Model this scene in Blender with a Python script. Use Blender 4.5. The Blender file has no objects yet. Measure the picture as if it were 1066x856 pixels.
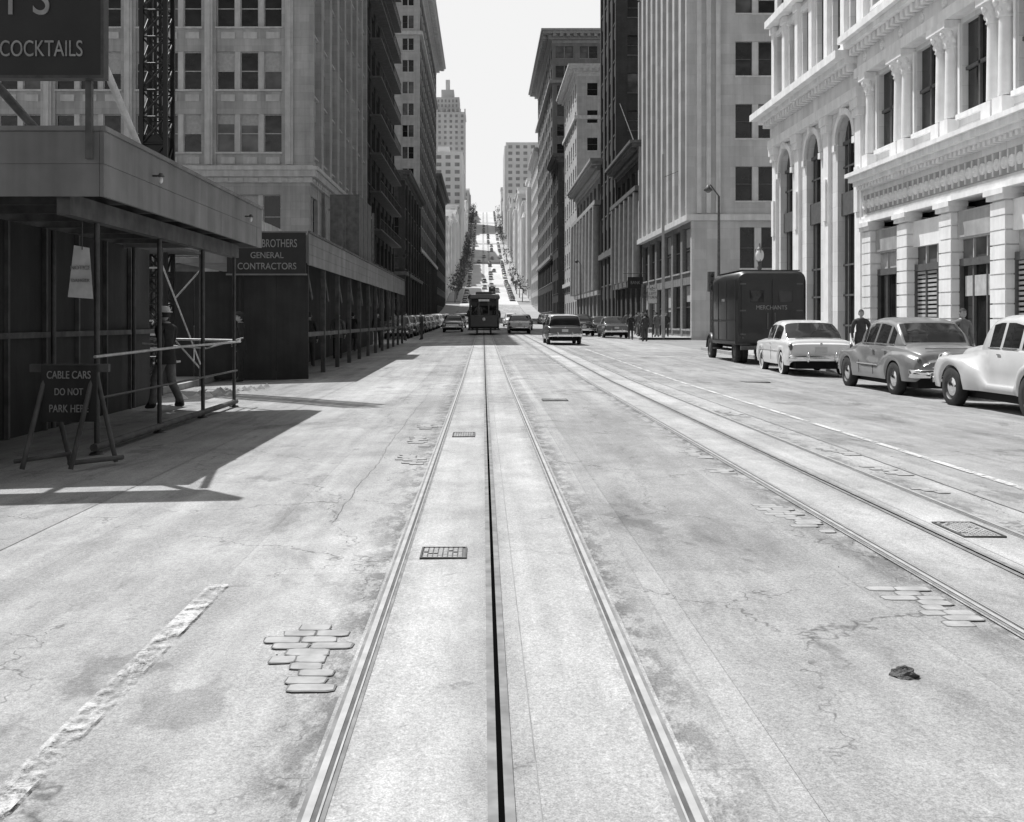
import bpy, math, random
import numpy as np
from mathutils import Vector, Matrix
random.seed(11)
rnd=random.random
def ru(a,b): return a+(b-a)*random.random()
scene=bpy.context.scene
COL=scene.collection

# ------------------------------------------------------------------ materials
def newmat(name):
    m=bpy.data.materials.new(name); m.use_nodes=True
    nt=m.node_tree; nt.nodes.clear()
    out=nt.nodes.new('ShaderNodeOutputMaterial'); b=nt.nodes.new('ShaderNodeBsdfPrincipled')
    nt.links.new(b.outputs[0],out.inputs[0]); return m,nt,b
def N(nt,t,**k):
    n=nt.nodes.new(t)
    for a,v in k.items(): setattr(n,a,v)
    return n
def math_(nt,op,a,b=None,c=None,clamp=False):
    n=N(nt,'ShaderNodeMath',operation=op,use_clamp=clamp)
    for i,x in enumerate((a,b,c)):
        if x is None: continue
        if isinstance(x,(int,float)): n.inputs[i].default_value=x
        else: nt.links.new(x,n.inputs[i])
    return n.outputs[0]
def mrange(nt,x,a,b,c,d):
    n=N(nt,'ShaderNodeMapRange'); nt.links.new(x,n.inputs[0])
    for i,v in enumerate((a,b,c,d)): n.inputs[i+1].default_value=v
    return n.outputs[0]
def noise(nt,vec,scale,detail=4,rough=.55,dist=0):
    n=N(nt,'ShaderNodeTexNoise'); n.inputs['Scale'].default_value=scale
    n.inputs['Detail'].default_value=detail; n.inputs['Roughness'].default_value=rough
    n.inputs['Distortion'].default_value=dist
    nt.links.new(vec,n.inputs['Vector']); return n.outputs[0]
def mapping(nt,vec,s=(1,1,1),r=(0,0,0),l=(0,0,0)):
    n=N(nt,'ShaderNodeMapping'); n.inputs['Scale'].default_value=s; n.inputs['Rotation'].default_value=r; n.inputs['Location'].default_value=l
    nt.links.new(vec,n.inputs[0]); return n.outputs[0]
def grey(nt,val,bsdf):
    nt.links.new(val,bsdf.inputs['Base Color'])
def bump(nt,h,bsdf,dist,strength=1):
    b=N(nt,'ShaderNodeBump'); b.inputs['Distance'].default_value=dist; b.inputs['Strength'].default_value=strength
    nt.links.new(h,b.inputs['Height']); nt.links.new(b.outputs[0],bsdf.inputs['Normal'])

def simple(name,base,rough=.6,amt=.15,scale=3,metal=0,bd=0,streak=0,spec=.5,coat=0):
    m,nt,b=newmat(name)
    tc=N(nt,'ShaderNodeTexCoord').outputs['Object']
    n=noise(nt,tc,scale,3,.6)
    v=mrange(nt,n,.3,.7,base*(1-amt),base*(1+amt))
    if streak:
        s=noise(nt,mapping(nt,tc,(2.2,2.2,.12)),1.2,3,.65)
        s=mrange(nt,s,.3,.7,1-streak,1+streak*.4)
        v=math_(nt,'MULTIPLY',v,s)
    grey(nt,v,b)
    b.inputs['Roughness'].default_value=rough; b.inputs['Metallic'].default_value=metal
    b.inputs['Specular IOR Level'].default_value=spec
    if coat: b.inputs['Coat Weight'].default_value=coat; b.inputs['Coat Roughness'].default_value=.08
    if bd: bump(nt,noise(nt,tc,scale*8,2,.6),b,bd)
    return m
def stone(name,base,bw=1.1,bh=.55,joint=.72,amt=.16,streak=.25,mort=.012,bd=.01):
    m,nt,b=newmat(name)
    tc=N(nt,'ShaderNodeTexCoord').outputs['Object']
    sp=N(nt,'ShaderNodeSeparateXYZ'); nt.links.new(tc,sp.inputs[0])
    u=math_(nt,'ADD',sp.outputs[0],sp.outputs[1])
    cb=N(nt,'ShaderNodeCombineXYZ'); nt.links.new(u,cb.inputs[0]); nt.links.new(sp.outputs[2],cb.inputs[1])
    br=N(nt,'ShaderNodeTexBrick'); nt.links.new(cb.outputs[0],br.inputs['Vector'])
    br.inputs['Color1'].default_value=(1,1,1,1); br.inputs['Color2'].default_value=(.86,.86,.86,1)
    br.inputs['Mortar'].default_value=(joint,)*3+(1,)
    br.inputs['Scale'].default_value=1; br.inputs['Mortar Size'].default_value=mort
    br.inputs['Brick Width'].default_value=bw; br.inputs['Row Height'].default_value=bh
    n=mrange(nt,noise(nt,tc,.7,5,.65),.3,.7,1-amt,1+amt)
    s=mrange(nt,noise(nt,mapping(nt,tc,(1.6,1.6,.09)),1.3,4,.65),.3,.72,1-streak,1+streak*.3)
    bw_=N(nt,'ShaderNodeRGBToBW'); nt.links.new(br.outputs['Color'],bw_.inputs[0])
    v=math_(nt,'MULTIPLY',math_(nt,'MULTIPLY',n,s),math_(nt,'MULTIPLY',bw_.outputs[0],base))
    grey(nt,v,b); b.inputs['Roughness'].default_value=.85
    b.inputs['Specular IOR Level'].default_value=.25
    bump(nt,bw_.outputs[0],b,bd)
    return m
def glassm(name,base,rough=.08):
    m,nt,b=newmat(name)
    tc=N(nt,'ShaderNodeTexCoord').outputs['Object']
    n=noise(nt,tc,.9,2,.5)
    grey(nt,mrange(nt,n,.3,.7,base*.5,base*1.6),b)
    b.inputs['Roughness'].default_value=rough; b.inputs['Specular IOR Level'].default_value=.5
    bump(nt,n,b,.02)
    return m

def roadmat(name,base,kind):
    m,nt,b=newmat(name)
    pos=N(nt,'ShaderNodeNewGeometry').outputs['Position']
    big=mrange(nt,noise(nt,pos,.30,4,.6,.4),.3,.7,.78,1.15)
    med=mrange(nt,noise(nt,mapping(nt,pos,(1,.55,1)),2.3,6,.80,.3),.28,.72,.74,1.18)
    fine=mrange(nt,noise(nt,pos,48,2,.8),.25,.75,.76,1.24)
    grit=mrange(nt,noise(nt,pos,150,1,.8),.3,.7,.76,1.24)
    st=mrange(nt,noise(nt,mapping(nt,pos,(2.6,.07,1)),1.0,4,.66,.2),.3,.7,.80,1.14)
    v=math_(nt,'MULTIPLY',big,med); v=math_(nt,'MULTIPLY',v,fine); v=math_(nt,'MULTIPLY',v,grit); v=math_(nt,'MULTIPLY',v,st)
    sn=noise(nt,mapping(nt,pos,(1,.35,1)),1.2,5,.75,.6)
    v=math_(nt,'MULTIPLY',v,mrange(nt,sn,.54,.72,1,.58 if kind!='slab' else .75))
    if kind!='slab':
        br=N(nt,'ShaderNodeTexBrick'); nt.links.new(mapping(nt,pos,(1,1,1),(0,0,1.5708),(.7,.3,0)),br.inputs['Vector'])
        br.inputs['Color1'].default_value=(1.05,)*3+(1,); br.inputs['Color2'].default_value=(.90,)*3+(1,); br.inputs['Mortar'].default_value=(.86,)*3+(1,)
        br.inputs['Scale'].default_value=1; br.inputs['Mortar Size'].default_value=.006; br.inputs['Brick Width'].default_value=5.3; br.inputs['Row Height'].default_value=1.15
        bb=N(nt,'ShaderNodeRGBToBW'); nt.links.new(br.outputs['Color'],bb.inputs[0]); v=math_(nt,'MULTIPLY',v,bb.outputs[0])
        # irregular tar repairs with a hard ragged edge
        tn=noise(nt,mapping(nt,pos,(1,.6,1),(0,0,0),(3.3,1.7,0)),.75,5,.62,.3)
        v=math_(nt,'MULTIPLY',v,mrange(nt,tn,.625,.645,1,.74))
    dn=N(nt,'ShaderNodeTexNoise'); dn.inputs['Scale'].default_value=1.6; dn.inputs['Detail'].default_value=4; dn.inputs['Roughness'].default_value=.7
    nt.links.new(pos,dn.inputs['Vector'])
    mx=N(nt,'ShaderNodeVectorMath',operation='MULTIPLY_ADD'); nt.links.new(dn.outputs['Color'],mx.inputs[0])
    mx.inputs[1].default_value=(1.0,1.0,0); nt.links.new(pos,mx.inputs[2])
    vo=N(nt,'ShaderNodeTexVoronoi',feature='DISTANCE_TO_EDGE'); vo.inputs['Scale'].default_value=.45 if kind!='slab' else .25
    nt.links.new(mx.outputs[0],vo.inputs['Vector'])
    cr=mrange(nt,vo.outputs['Distance'],.0,.0050,1,0)
    mask=mrange(nt,sn,.42,.52,0,1)
    if kind=='slab': mask=math_(nt,'MULTIPLY',mask,.35)
    crm=math_(nt,'MULTIPLY',cr,mask)
    v=math_(nt,'MULTIPLY',v,math_(nt,'SUBTRACT',1,math_(nt,'MULTIPLY',crm,.55)))
    pv=N(nt,'ShaderNodeTexVoronoi'); pv.inputs['Scale'].default_value=2.4; nt.links.new(mx.outputs[0],pv.inputs['Vector'])
    v=math_(nt,'MULTIPLY',v,mrange(nt,pv.outputs['Distance'],.03,.10,.70,1))
    sp=N(nt,'ShaderNodeSeparateXYZ'); nt.links.new(pos,sp.inputs[0])
    d1=math_(nt,'ABSOLUTE',math_(nt,'SUBTRACT',math_(nt,'ABSOLUTE',math_(nt,'SUBTRACT',sp.outputs[0],.053)),.60))
    d2=math_(nt,'ABSOLUTE',math_(nt,'SUBTRACT',math_(nt,'ABSOLUTE',math_(nt,'SUBTRACT',sp.outputs[0],3.0)),.60))
    d=math_(nt,'MINIMUM',d1,d2)
    en=noise(nt,mapping(nt,pos,(1,.5,1)),7,4,.75)
    eg=math_(nt,'MULTIPLY',mrange(nt,d,.0,.24,1,0),mrange(nt,en,.43,.56,0,1))
    v=math_(nt,'MULTIPLY',v,math_(nt,'SUBTRACT',1,math_(nt,'MULTIPLY',eg,.52 if kind!='slab' else .18)))
    sl=math_(nt,'MINIMUM',math_(nt,'ABSOLUTE',math_(nt,'SUBTRACT',sp.outputs[0],.053)),math_(nt,'ABSOLUTE',math_(nt,'SUBTRACT',sp.outputs[0],3.0)))
    v=math_(nt,'MULTIPLY',v,mrange(nt,math_(nt,'ADD',sl,math_(nt,'MULTIPLY',en,.08)),.06,.17,.78,1))
    v=math_(nt,'MULTIPLY',v,base)
    grey(nt,v,b); b.inputs['Roughness'].default_value=.85; b.inputs['Specular IOR Level'].default_value=.25
    h=math_(nt,'SUBTRACT',math_(nt,'MULTIPLY',fine,.8),eg)
    bump(nt,h,b,.006,.9)
    return m
def paintm(name,base,wear,soft=.10):
    m,nt,b=newmat(name)
    pos=N(nt,'ShaderNodeNewGeometry').outputs['Position']
    n=noise(nt,pos,14,6,.85,.3); n2=noise(nt,pos,1.3,3,.6)
    k=mrange(nt,math_(nt,'ADD',math_(nt,'MULTIPLY',n,.75),math_(nt,'MULTIPLY',n2,.45)),wear,wear+soft,0,1)
    v=math_(nt,'MULTIPLY',mrange(nt,noise(nt,pos,50,3,.8),.3,.7,.82,1.12),base)
    grey(nt,v,b); b.inputs['Roughness'].default_value=.9; b.inputs['Specular IOR Level'].default_value=.1
    nt.links.new(k,b.inputs['Alpha'])
    return m

M={}
M['road']=roadmat('asphalt_road',.385,'road')
M['road2']=roadmat('asphalt_road_lane',.335,'road')
M['slab']=roadmat('track_slab_concrete',.43,'slab')
M['ground']=simple('ground_surface',.24,.9,.15,.4)
M['hillroad']=simple('hill_road_concrete_hazed',.50,.8,.12,.05)  # concrete made paler, the hill's haze is put into the colour
M['walk']=stone('sidewalk_concrete',.40,1.5,1.5,.7,.12,0,.012,.004)
M['kerb']=simple('kerb_granite',.36,.8,.2,4)
M['paint']=paintm('road_paint_worn',.56,.55,.12)
M['paint2']=paintm('road_paint_line',.60,.52)
M['paint3']=paintm('road_paint_faint',.50,.64,.2)
M['steel']=simple('polished_rail_steel',.40,.6,.2,6,.1,.0)
M['steel_d']=simple('dark_iron',.10,.55,.3,9,.3)
M['groove']=simple('rail_groove',.11,.9,.3,9)
M['railbed']=simple('rail_edge_concrete',.22,.9,.3,7)
M['slot']=simple('cable_slot_shade',.004,.95,.1,9,spec=0)  # near-black colour stands in for the shade inside the open slot
M['seam']=simple('slot_steel',.21,.75,.35,7)
M['seam2']=simple('faint_seam',.27,.85,.3,5)
M['stone_c']=simple('cobble_granite',.36,.9,.2,9,spec=.2)
M['mud']=simple('cobble_bedding',.15,.95,.35,10)
M['white_stone']=stone('white_terracotta',.80,1.4,.6,.82,.09,.16,.012)
M['white_trim']=simple('white_trim_stone',.84,.7,.08,2,streak=.14)
M['cream']=stone('tower_limestone',.62,1.6,.7,.84,.1,.18)
M['cream_t']=simple('tower_trim',.68,.75,.1,1.5,streak=.15)
M['tan']=stone('left_terracotta',.50,1.2,.5,.78,.13,.28)
M['tan_t']=simple('left_trim',.58,.75,.12,2,streak=.2)
M['dark_b']=stone('dark_brick',.09,.3,.1,.7,.2,.2)
M['dark_t']=simple('dark_trim',.15,.75,.2,2,streak=.2)
M['mid_b']=stone('mid_brick',.28,.3,.1,.75,.15,.25)
M['mid_t']=simple('mid_trim',.36,.75,.15,2,streak=.2)
M['lt_b']=stone('light_brick',.60,1.2,.5,.85,.12,.2)
M['lt_t']=simple('light_trim',.66,.75,.1,2,streak=.15)
M['far1']=simple('far_wall_light_hazed',.80,.85,.08,.1)  # far walls: distance haze is painted in as paler base colours
M['far2']=simple('far_wall_mid_hazed',.68,.85,.1,.1)
M['far3']=simple('far_wall_dark_hazed',.56,.85,.1,.1)
M['fardk']=simple('far_window_hazed',.32,.6,.2,.3)  # distant panes lightened the same way, haze in the colour
M['roofm']=simple('roof_tar',.12,.9,.2,1)
M['glass']=glassm('window_glass',.015)
M['glass2']=glassm('window_glass_curtained',.10,.15)
M['blind']=simple('window_blind',.45,.7,.15,5)
M['frame']=simple('window_frame_dark',.10,.6,.2,5)
M['frame_l']=simple('window_frame_light',.46,.6,.15,5)
M['interior']=simple('interior_dark',.02,.95,.3,1)
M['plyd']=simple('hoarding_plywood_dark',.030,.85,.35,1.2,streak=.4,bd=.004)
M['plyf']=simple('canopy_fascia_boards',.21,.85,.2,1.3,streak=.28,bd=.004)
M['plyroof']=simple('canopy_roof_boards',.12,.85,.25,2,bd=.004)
M['timber']=simple('painted_timber_white',.55,.7,.2,5,streak=.2)
M['timber_d']=simple('weathered_timber',.10,.8,.35,4,streak=.3)
M['pipe']=simple('scaffold_pipe',.06,.5,.3,8,.3)
M['pipe_l']=simple('galvanised_pipe',.45,.45,.25,8,.2)
M['signblack']=simple('sign_black_enamel',.012,.45,.3,3)
M['signletter']=simple('sign_letter_paint',.26,.6,.25,6)
M['signdim']=simple('sign_letter_worn',.26,.6,.25,6)
M['white']=simple('painted_white',.72,.5,.1,4)
M['tyre']=simple('tyre_rubber',.02,.8,.3,12)
M['chrome']=simple('chrome',.75,.16,.08,6,1.0)
M['lamp_red']=simple('tail_lamp_lens',.08,.15,.1,6)
M['carwhite']=simple('car_paint_white',.70,.28,.06,1.5,coat=.6)
M['cargrey']=simple('car_paint_grey',.18,.30,.12,1.5,coat=.6)
M['cargrey2']=simple('car_paint_light_grey',.50,.32,.08,1.5,coat=.5)
M['cardark']=simple('car_paint_dark',.025,.25,.1,1.5,coat=.6)
M['carmid']=simple('car_paint_mid',.10,.28,.1,1.5,coat=.6)
M['truck']=simple('truck_paint_black',.014,.42,.3,2,coat=.2)
M['under']=simple('vehicle_underside',.008,.9,.1,3)
M['carglass']=glassm('car_glass',.02,.05)
M['skin']=simple('skin',.36,.6,.08,12)
M['hair']=simple('hair_dark',.03,.8,.3,40)
M['cloth_d']=simple('cloth_dark',.022,.9,.3,14)
M['cloth_k']=simple('cloth_charcoal',.05,.9,.25,14)
M['cloth_m']=simple('cloth_grey',.15,.9,.2,14)
M['cloth_l']=simple('cloth_light',.36,.9,.15,14)
M['shoe']=simple('shoe_leather',.025,.4,.2,14)
M['globe']=simple('lamp_globe_glass',.75,.25,.05,4)
M['rock']=simple('rubble',.09,.95,.4,12,bd=.02)
M['leaf']=simple('foliage',.07,.8,.4,.5)
M['bark']=simple('bark',.08,.9,.3,3)

# ------------------------------------------------------------------ builder
class Fr:
    def __init__(s,ox,oy,oz,u,n): s.o=(ox,oy,oz); s.u=u; s.n=n
    def P(s,u,v,d): return (s.o[0]+u*s.u[0]+d*s.n[0], s.o[1]+u*s.u[1]+d*s.n[1], s.o[2]+v)
BF=[(0,1,2,3),(7,6,5,4),(0,4,5,1),(1,5,6,2),(2,6,7,3),(3,7,4,0)]
class Obj:
    def __init__(s,name): s.name=name; s.parts={}; s.texts=[]
    def add(s,p,mat,verts,faces,smooth=False):
        if isinstance(mat,str): mat=M[mat]
        d=s.parts.setdefault(p,dict(v=[],f=[],m=[],mats=[],s=[]))
        o=len(d['v']); d['v'].extend(verts); d['f'].extend([tuple(i+o for i in f) for f in faces])
        if mat not in d['mats']: d['mats'].append(mat)
        k=d['mats'].index(mat); d['m'].extend([k]*len(faces)); d['s'].extend([smooth]*len(faces))
    def box(s,p,mat,x0,x1,y0,y1,z0,z1):
        v=[(x0,y0,z0),(x1,y0,z0),(x1,y1,z0),(x0,y1,z0),(x0,y0,z1),(x1,y0,z1),(x1,y1,z1),(x0,y1,z1)]
        s.add(p,mat,v,BF)
    def fbox(s,p,mat,F,u0,u1,v0,v1,d0,d1):
        v=[F.P(u0,v0,d0),F.P(u1,v0,d0),F.P(u1,v0,d1),F.P(u0,v0,d1),F.P(u0,v1,d0),F.P(u1,v1,d0),F.P(u1,v1,d1),F.P(u0,v1,d1)]
        s.add(p,mat,v,BF)
    def fquad(s,p,mat,F,u0,u1,v0,v1,d):
        s.add(p,mat,[F.P(u0,v0,d),F.P(u1,v0,d),F.P(u1,v1,d),F.P(u0,v1,d)],[(0,1,2,3)])
    def fprism(s,p,mat,F,pts,d0,d1):
        n=len(pts); v=[F.P(a,b,d0) for a,b in pts]+[F.P(a,b,d1) for a,b in pts]
        f=[tuple(range(n)),tuple(range(2*n-1,n-1,-1))]+[(i,(i+1)%n,n+(i+1)%n,n+i) for i in range(n)]
        s.add(p,mat,v,f)
    def cyl(s,p,mat,a,b,r0,r1=None,n=10,smooth=True):
        if r1 is None: r1=r0
        a=Vector(a);b=Vector(b);d=(b-a).normalized()
        q=Vector((1,0,0)) if abs(d.x)<.9 else Vector((0,1,0))
        e=d.cross(q).normalized(); g=d.cross(e)
        v=[];
        for c,r in ((a,r0),(b,r1)):
            for i in range(n):
                t=2*math.pi*i/n; v.append(tuple(c+e*math.cos(t)*r+g*math.sin(t)*r))
        s.add(p,mat,v,[(i,(i+1)%n,n+(i+1)%n,n+i) for i in range(n)],smooth)
        s.add(p,mat,v,[tuple(range(n))[::-1],tuple(range(n,2*n))])
    def tube(s,p,mat,pts,r,n=8):
        for a,b in zip(pts[:-1],pts[1:]): s.cyl(p,mat,a,b,r,r,n)
        for a in pts[1:-1]: s.sph(p,mat,a,(r,r,r),n,6)
    def sph(s,p,mat,c,r,n=14,k=9):
        v=[];f=[]
        for j in range(k+1):
            ph=math.pi*j/k
            for i in range(n):
                t=2*math.pi*i/n
                v.append((c[0]+r[0]*math.sin(ph)*math.cos(t),c[1]+r[1]*math.sin(ph)*math.sin(t),c[2]+r[2]*math.cos(ph)))
        for j in range(k):
            for i in range(n): f.append((j*n+i,j*n+(i+1)%n,(j+1)*n+(i+1)%n,(j+1)*n+i))
        s.add(p,mat,v,f,True)
    def lathe(s,p,mat,c,axis,prof,n=24,smooth=True):
        v=[];f=[]
        for r,o in prof:
            for i in range(n):
                t=2*math.pi*i/n; a,b=r*math.cos(t),r*math.sin(t)
                if axis=='x': v.append((c[0]+o,c[1]+a,c[2]+b))
                elif axis=='y': v.append((c[0]+a,c[1]+o,c[2]+b))
                else: v.append((c[0]+a,c[1]+b,c[2]+o))
        for j in range(len(prof)-1):
            for i in range(n): f.append((j*n+i,j*n+(i+1)%n,(j+1)*n+(i+1)%n,(j+1)*n+i))
        s.add(p,mat,v,f,smooth)
    def loft(s,p,matf,rings,closed=False,smooth=True,caps=None):
        n=len(rings[0]); v=[q for r in rings for q in r]
        groups={}
        for j in range(len(rings)-1):
            for i in range(n if closed else n-1):
                m=matf(j,i) if callable(matf) else matf
                groups.setdefault(m,[]).append((j*n+i,j*n+(i+1)%n,(j+1)*n+(i+1)%n,(j+1)*n+i))
        d=s.parts.setdefault(p,dict(v=[],f=[],m=[],mats=[],s=[])); o=len(d['v']); d['v'].extend(v)
        for m,fs in groups.items():
            mm=M[m]
            if mm not in d['mats']: d['mats'].append(mm)
            k=d['mats'].index(mm)
            for f in fs: d['f'].append(tuple(i+o for i in f)); d['m'].append(k); d['s'].append(smooth)
        if caps:
            mm=M[caps]
            if mm not in d['mats']: d['mats'].append(mm)
            k=d['mats'].index(mm)
            for base in (0,(len(rings)-1)*n):
                d['f'].append(tuple(o+base+i for i in range(n))); d['m'].append(k); d['s'].append(False)
    def text(s,txt,size,loc,rot,mat,sx=1,ext=.006): s.texts.append((txt,size,loc,rot,mat,sx,ext))
    def finish(s,loc=(0,0,0),rz=0):
        e=bpy.data.objects.new(s.name,None); e.empty_display_size=.3; COL.objects.link(e)
        e.location=loc; e.rotation_euler=(0,0,rz)
        for pn,d in s.parts.items():
            me=bpy.data.meshes.new(pn); me.from_pydata(d['v'],[],d['f'])
            for m in d['mats']: me.materials.append(m)
            me.polygons.foreach_set('material_index',d['m']); me.polygons.foreach_set('use_smooth',d['s']); me.update()
            o=bpy.data.objects.new(pn,me); COL.objects.link(o); o.parent=e
        for (t,size,l,r,m,sx,ext) in s.texts:
            c=bpy.data.curves.new('lettering','FONT'); c.body=t; c.size=size; c.extrude=ext; c.align_x='CENTER'; c.align_y='CENTER'
            c.materials.append(M[m]); o=bpy.data.objects.new('lettering',c); COL.objects.link(o); o.parent=e
            o.location=l; o.rotation_euler=r; o.scale=(sx,1,1)
        return e
def dup(root,loc,rz=0,name=None,scale=1):
    e=bpy.data.objects.new(name or root.name.split('.')[0],None); COL.objects.link(e); e.location=loc; e.rotation_euler=(0,0,rz); e.scale=(scale,)*3
    for c in root.children:
        o=bpy.data.objects.new(c.name,c.data); COL.objects.link(o); o.parent=e; o.location=c.location; o.rotation_euler=c.rotation_euler; o.scale=c.scale
    return e

# ------------------------------------------------------------------ terrain
prof=[(-80,0),(25,0),(60,.23),(100,.49),(200,1.3),(240,2.2),(290,4.6),(340,8.3),(395,14),(412,14.6),(520,29.5),(536,30.3),(645,48),(662,49),(780,73.5),(796,74.5),(900,94),(925,96),(1000,95),(1400,60),(3000,0)]
PX=np.array([p[0] for p in prof],float); PZ=np.array([p[1] for p in prof],float)
GY=sorted(set([-80,-40,-10]+list(np.arange(0,60,2.))+list(np.arange(60,260,8.))+list(np.arange(260,1000,6.))+[1000,1100,1200,1400,1800,3000]+[25.]))
GY=np.array(GY,float)
def smooth_g(y):
    w=min(14,max(.5,(abs(y)-30)*.12)); s=np.linspace(-w,w,9); return float(np.mean(np.interp(y+s,PX,PZ)))
GZ=np.array([smooth_g(y) for y in GY])
def g(y): return float(np.interp(y,GY,GZ))
XC=1.8
def rz(x,y): return g(y)-.0024*min(abs(x-XC),8.8)**2
def rzl(x,y):
    a=-7+math.floor((x+7)/.55)*.55; t=(x-a)/.55
    return rz(a,y)*(1-t)+rz(a+.55,y)*t
def ys_between(a,b):
    return [a]+[float(y) for y in GY if a+1e-6<y<b-1e-6]+[b]
def strip(o,p,mat,x0,x1,y0,y1,off):
    xs=[x0]+[ -7+.55*k for k in range(0,33) if x0+1e-6<-7+.55*k<x1-1e-6]+[x1]
    Y=ys_between(y0,y1); v=[];f=[]
    for y in Y:
        for x in xs: v.append((x,y,rzl(x,y)+off))
    n=len(xs)
    for j in range(len(Y)-1):
        for i in range(n-1): f.append((j*n+i,j*n+i+1,(j+1)*n+i+1,(j+1)*n+i))
    o.add(p,mat,v,f)

o=Obj('ground'); xs=[-900,-300,-100,-40,-20,-7,10.6,20,40,100,300,900]
v=[(x,y,g(y)-.196) for y in GY for x in xs]; n=len(xs)
o.add('ground_sheet','ground',v,[(j*n+i,j*n+i+1,(j+1)*n+i+1,(j+1)*n+i) for j in range(len(GY)-1) for i in range(n-1)]); o.finish()
o=Obj('road'); strip(o,'road_surface','road',-7,10.6,-40,312,0); strip(o,'hill_road_surface','hillroad',-7,10.6,312,1000,0)
strip(o,'lane_resurfacing','road2',4.02,10.5,-10,50,.004); strip(o,'lane_resurfacing','road2',.98,2.28,-10,38,.004)
strip(o,'lane_resurfacing','road2',-7,-3.1,3,46,.004)
for a in (402,526,651,786): strip(o,'hill_road_surface','road',-7,10.6,a,a+18,.006)
o.finish()
gapsR=[(51.5,72),(184,200),(312,330),(404,420),(528,544),(653,669),(788,804)]
gapsL=[(131,147),(312,330),(404,420),(528,544),(653,669),(788,804)]
def walk(x0,x1,gaps,curbx):
    o=Obj('sidewalk'); y=-10; segs=[]
    for a,b in gaps: segs.append((y,a)); y=b
    segs.append((y,950))
    for a,b in segs:
        Y=ys_between(a,b); v=[]
        for yy in Y:
            z=g(yy)-.05
            v+= [(x0,yy,z),(x1,yy,z)]
        f=[(2*j,2*j+1,2*j+3,2*j+2) for j in range(len(Y)-1)]
        o.add('paving','walk',v,f)
        cx0,cx1=(curbx-.16,curbx) if curbx<0 else (curbx,curbx+.16)
        v=[]
        for yy in Y:
            z=g(yy)
            v+=[(cx0,yy,z-.3),(cx1,yy,z-.3),(cx1,yy,z-.044),(cx0,yy,z-.044)]
        f=[]
        for j in range(len(Y)-1):
            for i in range(4): f.append((4*j+i,4*j+(i+1)%4,4*j+4+(i+1)%4,4*j+4+i))
        f+=[(0,1,2,3),tuple(len(v)-4+i for i in range(4))]
        o.add('kerb','kerb',v,f)
    o.finish()
walk(10.7,14.6,gapsR,10.6); walk(-11.5,-7.1,gapsL,-7.0)

def track(xc,name):
    o=Obj(name)
    strip(o,'track_slab','slab',xc-.60,xc+.60,-5,930,.008)
    for sx in (-1,1):
        xr=xc+sx*.545
        strip(o,'rail','railbed',xr-.040,xr+.040,-5,930,.0105)
        a,b=sorted((xr+sx*.000,xr+sx*.024)); strip(o,'rail','steel',a,b,-5,930,.0150)
        a,b=sorted((xr-sx*.016,xr-sx*.0005)); strip(o,'rail','groove',a,b,-5,930,.0125)
        a,b=sorted((xr-sx*.024,xr-sx*.017)); strip(o,'rail','steel',a,b,-5,930,.0148)
        strip(o,'slot_beam','seam',min(xc+sx*.0095,xc+sx*.040),max(xc+sx*.0095,xc+sx*.040),-5,930,.0145)
    strip(o,'slot','slot',xc-.0095,xc+.0095,-5,930,.0125)  # flat strip with no gap cut, painted as the slot's inner shade
    strip(o,'slab_joint','seam2',xc+.112,xc+.116,-5,120,.0112)
    o.finish()
track(.053,'cable_car_track'); track(3.0,'cable_car_track')
o=Obj('road_markings')
def dash(x0,x1,y0,y1,mat='paint',off=.0125): strip(o,'paint',mat,x0,x1,y0,y1,off)
dash(-1.49,-1.385,2.2,5.75)
dash(-1.47,-1.40,8.5,48,'paint3')
dash(4.56,4.65,2,48,'paint2')
dash(3.90,3.94,30,46,'paint3')
for y in (50.2,53.4): dash(4.6,10.4,y,y+.3,'paint2')
for y in (68.6,71.8): dash(-6.6,10.4,y,y+.3,'paint2')
dash(5.4,8.2,40,40.4,'paint2'); dash(6.5,7.0,40.4,47,'paint3')
for k in range(11): dash(1.48,1.60,330+k*50,330+k*50+26,'paint2')
o.finish()
o=Obj('pavement_seams')
def seam(pts,w,mat='seam2',off=.0095):
    v=[];
    for (x,y) in pts: v+=[(x-w/2,y,rzl(x-w/2,y)+off),(x+w/2,y,rzl(x+w/2,y)+off)]
    o.add('seam',mat,v,[(2*i,2*i+1,2*i+3,2*i+2) for i in range(len(pts)-1)])
def wob(x,y0,y1,a,st=.12):
    pts=[];dx=0;y=y0
    while y<y1: dx=dx*.9+ru(-a,a); pts.append((x+dx,y)); y+=st*ru(.6,1.4)
    return pts
seam(wob(-1.08,7.5,30,.012),.005); seam(wob(4.02,5,45,.006),.007)
o.finish()

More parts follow.
